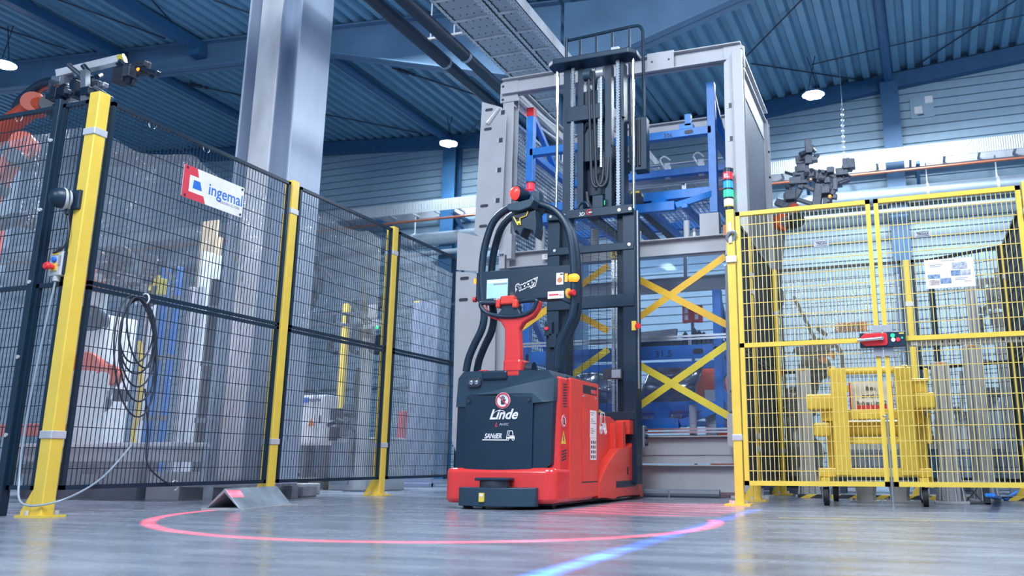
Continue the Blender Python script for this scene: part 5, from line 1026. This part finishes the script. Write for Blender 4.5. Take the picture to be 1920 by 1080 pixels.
mat('tan_sheet', (.46, .36, .24), .6); a, b = gY(376, 446, 8.9), gY(410, 412, 8.9); solo(MB().box((a.x, 8.9, a.z-1.0), (b.x, 8.93, b.z)).box((a.x-.02, 8.93, 0), (b.x+.02, 8.99, a.z)), 'weld_screen', 'tan_sheet', 'tan weld screen left of the tall steel column', 'screen', bevel=.005)
# middle of the cell: gripper arm, dark draped hose, linear ladder
t = thing('pick_gripper', 'dark pick and place gripper on a pale post in the cell', 'gripper', gY(680, 900, 7.8))
c = gY(687, 700, 7.8); MB().box((c.x-.05, 7.75, .0), (c.x+.05, 7.85, 1.75)).build('post', 'cream', t, bevel=.006); MB().box((c.x-.12, 7.68, 0), (c.x+.12, 7.92, .02)).build('foot_plate', 'grey_dark', t)
for a, b in (((560, 590), (680, 588)), ((560, 608), (680, 610))): MB().bar(gY(*a, 7.8), gY(*b, 7.8), .05, .03).build('ladder_rail', 'grey_dark', t)
for px in (562, 596, 626, 652): MB().bar(gY(px, 589, 7.8), gY(px, 609, 7.8), .03, .03).build('ladder_rung', 'truck_dark', t)
clutter(t, gY(690, 600, 7.75), .22, .1, .25, 22, 41, ['truck_dark', 'tool_metal', 'cream', 'truck_dark']); MB().lathe(gY(707, 614, 7.6), (0, -1, 0), [(0, .02), (.01, .01)], 10).build('status_light', 'lamp_green', t)
for px in (620, 660, 697): MB().bar(gY(px, 640, 7.7), gY(px, 660, 7.7), .06, .05).build('clamp_arm', 'truck_dark', t, bevel=.01); MB().bar(gY(px, 658, 7.7), gY(px+12, 662, 7.7), .05, .05).build('clamp_arm', 'truck_dark', t, bevel=.01)
t = t; MB().tube(smoothpath([gY(588, 478, 7.0), gY(585, 500, 7.0), gY(590, 530, 7.0), gY(584, 560, 7.0), gY(573, 580, 7.0)], 6), [.05]+[.075]*7+[.09]*8+[.06]*8+[.012], 12).build('fabric_sleeve', 'truck_dark', t, smooth=True); MB().bar(gY(588, 480, 7.0), V((c.x, 7.8, 1.74)), .03, .03).build('sleeve_arm', 'grey_dark', t)
t = thing('weld_station', 'low weld station with two dark gun heads in the cell', 'weld station', gY(650, 900, 8.0))
a, b = gY(617, 890, 8.0), gY(725, 820, 8.0); MB().box((a.x, 8.0, 0), (b.x, 8.4, b.z)).build('cabinet', 'cream', t, bevel=.01); MB().box((a.x+.02, 7.99, .06), (a.x+.25, 8.0, b.z-.05)).build('door', 'pipe_grey', t)
for px in (632, 662): clutter(t, gY(px, 790, 8.05), .07, .06, .14, 9, px, ['truck_dark', 'ink', 'grey_dark'])
solo(MB().tube(smoothpath([gY(672, 690, 7.9), gY(668, 740, 7.9), gY(672, 800, 7.9), gY(663, 850, 7.9), gY(668, 900, 7.9)], 6), .025, 8), 'dress_hose', 'cable_black', 'black hose running down beside the weld station', 'hose', smooth=True)
# far fence of the cell
panel((-9.6, 10.5), (-6.52, 10.5), .1, 2.5, 'far mesh fence panel seen through the middle curtain', mid=1.32, vs=.05, double=False, fw=.04)
panel((-6.40, 10.5), (-4.7, 10.5), .1, 2.5, 'far mesh fence panel seen through the curtain next to the rack', mid=1.32, vs=.05, double=False, fw=.04)
post(-6.46, 10.46, 2.55, 'blurred yellow fence post at the back of the robot cell', .09, .08, group='yellow posts at the back of the cell')
post(-7.65, 10.44, 2.58, 'yellow capped post far behind the pick gripper', .09, .08, group='yellow posts at the back of the cell')
a = gY(678, 900, 8.6); post(a.x, 8.6, 1.75, 'yellow post beside the switch cabinet in the cell', .06, .06, group='yellow posts at the back of the cell', clamps=(1.3,))
mat('sheet_red', (.55, .06, .08), .5); a, b = gY(742, 845, 9.6), gY(757, 770, 9.6); solo(MB().box((a.x, 9.6, 0), (b.x, 9.8, b.z)).box((a.x-.02, 9.58, 0), (b.x+.02, 9.82, .03)), 'red_bin', 'sheet_red', 'blurred red bin behind the last dark mesh panel', 'bin', bevel=.01)
mat('sheet_violet', (.20, .25, .38), .5); a, b = gY(745, 905, 9.2), gY(812, 560, 9.2); solo(MB().box((a.x, 9.35, 0), (b.x, 9.4, b.z)).box((a.x, 9.3, 0), (b.x, 9.45, .05)), 'weld_screen', 'sheet_violet', 'violet blue weld screen behind the panel next to the rack', 'screen', bevel=.005)
# pallets and blocks under the fence line
def pallet(px, py, ang, lab, m='wood'):
    o = gZ(px, py); t = thing('pallet', lab, 'pallet', o, 'low pallets on the cell floor'); R3 = Matrix.Rotation(ang, 3, 'Z')
    for i in range(5):
        mb = MB().box((-.4, -.3+.13*i, .10), (.4, -.22+.13*i, .12)); mb.v = [R3 @ v + o for v in mb.v]; mb.build('board', m, t)
    for x in (-.37, 0, .33):
        for y in (-.3, 0, .24):
            mb = MB().box((x-.03, y, 0), (x+.07, y+.08, .10)); mb.v = [R3 @ v + o for v in mb.v]; mb.build('block', m, t)
    return t
pallet(436, 935, .0, 'worn pallet on the floor behind the fence left of the wheel guard', 'concrete_block'); pallet(560, 918, .1, 'flat pallet on the floor behind the middle fence panel')
a = gZ(520, 932); solo(MB().box((a.x, a.y, 0), (a.x+.26, a.y+.2, .095)), 'concrete_kerb', 'concrete_block', 'pale concrete block under the fence behind the wheel guard', 'concrete block', bevel=.01)
# ================================================================ right cell
ty_ = 6.66; g6 = lambda px, py, y=ty_: gY(px, py, y)
tr = thing('jig_trolley', 'yellow steel jig trolley on casters behind the gate', 'trolley', g6(1640, 948))
def yb(pa, pb, y0, y1, nm, bev=.006, m='yellow_paint'): a, b = g6(*pa, y0), g6(*pb, y0); return MB().box((a.x, y0, a.z), (b.x, y1, b.z)).build(nm, m, tr, bevel=bev)
yb((1535, 894), (1747, 878), 6.62, 6.70, 'base_beam'); yb((1545, 892), (1738, 878), 7.05, 7.13, 'base_beam'); yb((1536, 893), (1556, 879), 6.66, 7.1, 'side_beam'); yb((1727, 893), (1747, 879), 6.66, 7.1, 'side_beam')
yb((1567, 892), (1584, 690), 6.60, 6.68, 'upright'); yb((1690, 892), (1708, 688), 6.60, 6.68, 'upright'); yb((1553, 882), (1566, 765), 6.95, 7.05, 'upright'); yb((1716, 882), (1733, 765), 6.95, 7.05, 'upright')
MB().cyl(g6(1560, 697), g6(1698, 693), .026, 16).build('push_bar', 'yellow_paint', tr, smooth=True)
yb((1553, 706), (1566, 687), 6.62, 6.70, 'bar_bracket'); yb((1691, 702), (1702, 684), 6.62, 6.70, 'bar_bracket')
for px, py in ((1557, 691), (1698, 688)): p = g6(px, py); MB().cyl((p.x, 6.615, p.z), (p.x, 6.62, p.z), .008, 8).build('bolt', 'ink', tr)
yb((1583, 787), (1690, 766), 6.70, 6.76, 'cross_beam'); yb((1610, 786), (1672, 773), 6.68, 6.70, 'name_plate'); yb((1582, 833), (1716, 819), 6.72, 6.78, 'cross_beam')
MB().cyl(g6(1584, 804, 6.85), g6(1692, 803, 6.85), .062, 20).build('roller', 'yellow_paint', tr, smooth=True)
yb((1512, 768), (1563, 738), 6.68, 6.95, 'side_arm', .012); yb((1701, 766), (1752, 735), 6.68, 6.95, 'side_arm', .012); yb((1526, 818), (1556, 792), 6.7, 6.9, 'lower_arm', .015); yb((1540, 790), (1563, 768), 6.75, 6.9, 'arm_neck'); yb((1702, 795), (1730, 766), 6.75, 6.9, 'arm_neck', m='tape_yellow')
yb((1708, 736), (1738, 712), 6.72, 6.88, 'clamp_block'); yb((1706, 714), (1742, 709), 6.70, 6.9, 'clamp_plate'); yb((1733, 712), (1739, 690), 6.8, 6.84, 'clamp_pin'); yb((1737, 780), (1745, 772), 6.75, 6.8, 'peg'); yb((1739, 832), (1744, 780), 6.77, 6.79, 'peg_rod')
yb((1578, 735), (1590, 722), 6.64, 6.68, 'tag_holder', m='tape_yellow2')
for px in (1542, 1741): a = g6(px, 893); MB().box((a.x-.03, 6.66, .12), (a.x+.03, 6.72, a.z)).build('caster_mount', 'yellow_paint', tr)
def caster(x, y):
    MB().cyl((x-.018, y, .062), (x+.018, y, .062), .062, 20).build('caster_wheel', 'rubber', tr, smooth=True); MB().cyl((x-.021, y, .062), (x+.021, y, .062), .03, 14).build('caster_hub', 'steel_mid', tr)
    for s in (-1, 1): MB().prism([(x+s*.026, y-.03, .05), (x+s*.026, y+.03, .05), (x+s*.026, y+.045, .135), (x+s*.026, y-.045, .135)], (.004, 0, 0)).build('caster_fork', 'steel_bright', tr)
    MB().box((x-.04, y-.05, .13), (x+.04, y+.05, .145)).build('caster_plate', 'steel_mid', tr)
for x, y in ((-.555, 6.42), (.105, 6.48), (-.545, 7.15), (.10, 7.15)): caster(x, y)
for x in (-.555, .105): MB().box((x-.03, 6.40, .145), (x+.03, 7.16, .19)).build('caster_rail', 'yellow_paint', tr)
a, b = g6(1592, 767), g6(1672, 712); st = MB().box((a.x, 6.80, a.z), (b.x, 6.82, b.z)).build('return_sign', 'plate_white', tr)
for x0, x1, z0, z1 in ((a.x, a.x+.02, a.z, b.z), (b.x-.02, b.x, a.z, b.z), (a.x+.05, b.x-.05, a.z, a.z+.035)): MB().box((x0, 6.796, z0), (x1, 6.80, z1)).build('sign_border', 'logo_red', st)
xm = (a.x+b.x)/2
for s, z in (('Bitte', b.z-.062), ('zurück in', b.z-.118), ('Rohbau Linie 2', b.z-.172)): text(s, .042, (xm, 6.797, z), (1, 0, 0), (0, 0, 1), 'ink', st, align='CENTER', wx=.86, off=.0006)
# pedestals
def pedestal(px, pyb, y, h, w, lab, flare=True):
    c = gY(px, pyb, y); x = c.x; t = thing('pedestal', lab, 'pedestal', (x, y, 0), 'grey profile pedestals')
    MB().box((x-w/2, y-w/2, .02), (x+w/2, y+w/2, h)).build('profile', 'grey_paint', t, bevel=.004)
    for k in (-.22, .22): MB().box((x+k*w-.004, y-w/2-.003, .05), (x+k*w+.004, y-w/2+.001, h-.02)).build('groove', 'grey_dark', t)
    MB().box((x-w*.9, y-w*.9, 0), (x+w*.9, y+w*.9, .02)).build('foot_plate', 'grey_paint', t, bevel=.003)
    if flare:
        for k in (-.5, -.17, .17, .5): MB().prism([(x+k*w*1.3-.004, y-w*.5, .02), (x+k*w*1.3-.004, y-w*.85, .02), (x+k*w-.004, y-w*.5, .26)], (.008, 0, 0)).build('rib', 'grey_paint', t)
        for s in (-1, 1): MB().prism([(x+s*w*.5, y, .02), (x+s*w*.85, y, .02), (x+s*w*.5, y, .26)], (0, .008, 0)).build('rib', 'grey_paint', t)
    MB().box((x-w*.2, y-w/2-.004, h-.02), (x+w*.2, y-w/2, h-.005)).build('red_label', 'plate_orange', t); return t
pedestal(1518, 932, 7.86, 1.12, .12, 'slim grey pedestal left of the yellow trolley'); pedestal(1785, 946, 6.98, 1.04, .13, 'grey grooved pedestal right of the yellow trolley'); pedestal(1848, 935, 7.45, 1.22, .13, 'grey pedestal behind the grooved one near the right edge'); pedestal(1822, 560, 7.75, 1.85, .08, 'thin pale post under the blue sensor behind the notice', False)
for px, lab in ((1625, 'short grey bollard under the trolley at left'), (1688, 'short grey bollard under the trolley near the drop bolt')):
    c = gZ(px, 941); t = thing('floor_bollard', lab, 'bollard', c, 'grey floor bollards under the trolley'); MB().tube([c+V((0, 0, .012)), c+V((0, 0, .05)), c+V((0, 0, .155))], [.075, .07, .085], 8).build('body', 'grey_paint', t); MB().box((c.x-.12, c.y-.09, 0), (c.x+.1, c.y+.09, .012)).build('foot_plate', 'grey_paint', t); MB().cyl((c.x-.09, c.y-.05, .012), (c.x-.09, c.y-.05, .03), .01, 8).build('bolt', 'steel_mid', t)
# conveyor behind the cell
t = thing('conveyor', 'dark blue conveyor bed with pale edge behind the trolley', 'conveyor', (.2, 9.2, 0)); MB().box((-.72, 9.1, .14), (2.6, 9.6, .42)).build('bed', 'beam_blue', t, bevel=.01); MB().box((-.72, 9.08, .42), (2.6, 9.12, .47)).build('edge_rail', 'steel_bright', t)
for x in (-.7, .2, 1.2, 2.2): MB().box((x, 9.15, 0), (x+.1, 9.25, .14)).build('leg', 'grey_dark', t); MB().box((x, 9.35, 0), (x+.1, 9.45, .14)).build('leg', 'grey_dark', t)
for x in (-.6, .0, .7, 1.5): MB().box((x, 9.06, .25), (x+.12, 9.1, .36)).build('motor_box', 'truck_dark', t, bevel=.01)
# orange number plate
a, b = gY(1566, 623, 8.36), gY(1625, 603, 8.36); t = thing('number_plate', 'orange brown plate lettered OK 045 behind the gate', 'number plate', ((a.x+b.x)/2, 8.36, a.z)); MB().box((a.x, 8.35, a.z), (b.x, 8.36, b.z)).build('plate', 'plate_orange', t); text('OK 045', .06, ((a.x+b.x)/2, 8.348, a.z+.022), (1, 0, 0), (0, 0, 1), 'ink_grey', t, align='CENTER', off=.001)
# gripper tool above the gate
gy = 9.6; gq = lambda px, py, o=0: gY(px, py, gy+o)
def tool_big(t, j):
    bars = [((1478, 395), (1500, 355), .07), ((1500, 355), (1512, 310), .07), ((1512, 310), (1522, 272), .06), ((1500, 345), (1530, 358), .05), ((1490, 372), (1530, 385), .05), ((1530, 392), (1537, 345), .10), ((1537, 345), (1545, 325), .09), ((1553, 325), (1582, 340), .06), ((1555, 375), (1573, 335), .06), ((1573, 335), (1588, 308), .055), ((1540, 365), (1570, 370), .06), ((1455, 378), (1478, 388), .09)]
    for a, b, w in bars: MB().bar(gq(*a), gq(*b), w, w).build('tool_bar', 'tool_metal', t, bevel=.01)
    for i, (px, py) in enumerate(((1522, 274), (1512, 292), (1506, 300), (1522, 298), (1505, 318), (1512, 330), (1520, 325), (1490, 332), (1497, 345), (1483, 365), (1536, 330), (1545, 345), (1550, 322), (1588, 310), (1580, 328), (1566, 342), (1552, 360), (1560, 378))):
        clutter(t, gq(px, py), .05, .06, .04, 3, 100+i, ['tool_metal', 'grey_dark', 'tool_metal'])
    MB().lathe(gq(1556, 368, -.1), (0, -1, 0), [(0, .02), (.02, .012)], 10).build('status_light', 'lamp_orange', t)
robot('orange robot carrying the big steel gripper above the yellow gate', [gq(1430, 700, .3), gq(1440, 560, .3), gq(1462, 420, .1), gq(1490, 415), gq(1487, 392)], [.17, .15, .10, .085, .06], 'robot_orange', lm='grey_dark', tool=tool_big, group='robots in the right cell')
t = thing('clamp_gripper', 'dark clamp gripper with blue caps on the right behind the notice', 'gripper', gY(1870, 600, 8.9)); clutter(t, gY(1868, 565, 8.9), .20, .1, .24, 26, 61, ['truck_dark', 'grey_dark', 'tool_metal', 'truck_dark']); MB().box((gY(1868, 565, 8.9).x-.05, 8.85, 0), (gY(1868, 565, 8.9).x+.05, 8.93, 1.6)).build('column', 'grey_dark', t)
for px, py in ((1826, 583), (1829, 675)): p = gY(px, py, 8.6); MB().cyl(p-V((0, 0, .03)), p+V((0, 0, .05)), .045, 12).build('blue_cap', 'button_blue', t, smooth=True); MB().bar(p, gY(1868, py+5, 8.9), .03, .03).build('clamp_rod', 'grey_dark', t)
# black robot with slanting rod
def tool_blk(t, j):
    MB().bar(gY(1488, 556, 8.6), gY(1530, 640, 8.6), .035, .035).build('boom', 'truck_dark', t); clutter(t, gY(1530, 650, 8.6), .14, .1, .12, 12, 71, ['truck_dark', 'ink', 'grey_dark']); clutter(t, gY(1497, 780, 8.7), .12, .1, .25, 16, 72, ['truck_dark', 'ink', 'white_paint'])
    for px, py in ((1542, 680), (1558, 670)): p = gY(px, py, 8.5); MB().cyl(p, p+V((.03, 0, .05)), .04, 10).build('orange_cap', 'robot_orange2', t, smooth=True)
    MB().tube(smoothpath([gY(1545, 655, 8.5), gY(1570, 650, 8.5), gY(1580, 690, 8.5), gY(1560, 720, 8.5)], 6), .02, 8).build('cable_loop', 'cable_black', t, smooth=True)
robot('dark robot with slanting boom behind the left gate leaf', [gY(1505, 850, 8.8), gY(1500, 760, 8.8), gY(1528, 690, 8.7), gY(1535, 655, 8.6)], [.16, .14, .12, .09], 'truck_dark', tool=tool_blk, group='robots in the right cell')
robot('orange robot half hidden behind the lower blue carrier', [gY(1360, 830, 10.4), gY(1352, 770, 10.4), gY(1336, 716, 10.4), gY(1322, 716, 10.4)], [.18, .17, .20, .12], 'robot_orange', ax=(1, 0, 0), group='robots in the right cell')
# clutter of machines to the right behind the fence
for i, (px, py, w, h, m, lab) in enumerate(((1800, 905, .40, .75, 'cream', 'pale machine box behind the grooved pedestal'), (1890, 900, .35, .95, 'pipe_grey', 'grey machine box at the right edge behind the fence'), (1740, 900, .3, .6, 'grey_dark', 'dark machine box between trolley and grooved pedestal'), (1600, 900, .5, .72, 'cream', 'pale machine box behind the trolley'), (1478, 905, .3, .55, 'pipe_grey', 'grey machine box at the left behind the gate'))):
    y = 9.9+.35*i; c = gY(px, py, y); t = thing('machine_box', lab, 'machine', (c.x, y, 0)); MB().box((c.x-w/2, y, 0), (c.x+w/2, y+.3, h)).build('housing', m, t, bevel=.01); MB().box((c.x-w/2+.03, y-.01, .1), (c.x+w/2-.03, y, h-.08)).build('door', m, t, bevel=.006); clutter(t, (c.x, y, h+.05), w*.4, .1, .06, 6, 80+i, ['truck_dark', 'tool_metal'])
    MB().cyl((c.x+w*.2, y+.1, h), (c.x+w*.3, y+.1, h+.5), .02, 8).build('mast', 'grey_dark', t)
t = thing('scissor_stand', 'small dark scissor stand on the floor beside the grooved pedestal', 'stand', gZ(1835, 945)); c = gZ(1835, 945)
MB().box((c.x-.10, c.y-.05, .155), (c.x+.08, c.y+.1, .165)).build('top', 'grey_paint', t); MB().box((c.x+.04, c.y-.05, 0), (c.x+.08, c.y+.08, .155)).build('leg', 'ink', t); MB().box((c.x-.10, c.y-.05, 0), (c.x+.08, c.y+.08, .01)).build('foot', 'ink', t)
for s in (-1, 1): MB().bar((c.x-.03-s*.06, c.y-.045, .01), (c.x-.03+s*.06, c.y-.045, .155), .008, .008).build('scissor_arm', 'ink', t)
for i in range(3): solo(MB().tube(smoothpath([gZ(1850+6*i, 928, .1), gZ(1868+4*i, 934, .02), gZ(1890, 936-2*i, .012), gZ(1915, 922-3*i, .05)], 6), .012, 7), 'floor_hose', 'blue_paint', ['nearest blue air hose on the floor at the right cell edge', 'middle blue air hose on the floor at the right cell edge', 'farthest blue air hose on the floor at the right cell edge'][i], 'hose', 'blue air hoses on the floor', smooth=True)
for i in range(7):
    c = V((-.9+.28*i, 8.7, 0)); 
t = thing('warning_strip', 'yellow and black hazard strip on the floor under the trolley', 'hazard strip', (-.1, 7.7, 0)); MB().box((-.9, 7.62, 0), (.9, 7.72, .03)).build('strip', 'ink', t)
for i in range(9): MB().prism([(-.88+.2*i, 7.618, .001), (-.80+.2*i, 7.618, .001), (-.74+.2*i, 7.618, .03), (-.82+.2*i, 7.618, .03)], (0, .106, .001)).build('stripe', 'yellow_paint', t)
# ================================================================ projected safety lines from the truck's floor projectors
def projector(name, loc, col, power, expr):
    l = bpy.data.lights.new(name, 'SPOT'); l.energy = power; l.color = col; l.shadow_soft_size = 0.0; l.spot_size = math.radians(150); l.spot_blend = .0
    o = bpy.data.objects.new(name, l); COL.objects.link(o); o.location = loc       # points straight down
    l.use_nodes = True; nt = l.node_tree; N = nt.nodes; L = nt.links; em = N['Emission']
    tc = N.new('ShaderNodeTexCoord'); sp = N.new('ShaderNodeSeparateXYZ'); L.new(tc.outputs['Normal'], sp.inputs[0])
    def op(k, a, b=None):
        m = N.new('ShaderNodeMath'); m.operation = k
        for i, v in enumerate((a, b)):
            if v is None: continue
            if isinstance(v, (int, float)): m.inputs[i].default_value = v
            else: L.new(v, m.inputs[i])
        return m.outputs[0]
    zz = op('MAXIMUM', op('ABSOLUTE', sp.outputs[2]), .02)
    fx = op('ADD', op('MULTIPLY', op('DIVIDE', sp.outputs[0], zz), loc[2]), loc[0]); fy = op('ADD', op('MULTIPLY', op('DIVIDE', sp.outputs[1], zz), loc[2]), loc[1])
    mask = expr(op, fx, fy)
    c3 = op('DIVIDE', 1.0, op('MULTIPLY', op('MULTIPLY', zz, zz), zz))     # even brightness over the floor
    L.new(op('MULTIPLY', mask, c3), em.inputs['Strength']); return o
def soft(op, d, w): return op('MAXIMUM', op('SUBTRACT', 1.0, op('DIVIDE', op('ABSOLUTE', d), w)), 0.0)
def ring(op, x, y):
    ex = op('SUBTRACT', x, -2.55); dx = op('DIVIDE', ex, 1.646); dy = op('DIVIDE', op('ADD', op('SUBTRACT', y, 4.393), op('MULTIPLY', ex, .153)), 1.465)
    r = op('SQRT', op('ADD', op('MULTIPLY', dx, dx), op('MULTIPLY', dy, dy)))
    m = soft(op, op('SUBTRACT', r, 1.0), .03)
    return op('MULTIPLY', m, op('LESS_THAN', y, 4.62))
projector('red_ring_projector', (-2.5, 5.02, 2.05), (1, .03, .05), 2600, ring)
def bline(op, x, y):
    m = soft(op, op('SUBTRACT', x, op('ADD', -.965, op('MULTIPLY', op('SUBTRACT', y, 2.2), .008))), .06)
    return op('MULTIPLY', m, op('LESS_THAN', y, 5.75))
projector('blue_line_projector', (-1.9, 5.0, 1.75), (.02, .16, 1), 420, bline)
def patch(op, x, y):
    m = op('MULTIPLY', op('LESS_THAN', op('ABSOLUTE', op('SUBTRACT', x, -1.55)), .52), op('LESS_THAN', op('ABSOLUTE', op('SUBTRACT', y, 5.6)), .75))
    s = op('ADD', .55, op('MULTIPLY', .45, op('SINE', op('MULTIPLY', op('ADD', op('MULTIPLY', y, 1.0), op('MULTIPLY', x, .35)), 26.0))))
    return op('MULTIPLY', op('MULTIPLY', m, s), .22)
projector('red_zone_projector', (-1.98, 6.0, 1.9), (1, .03, .06), 2400, patch)
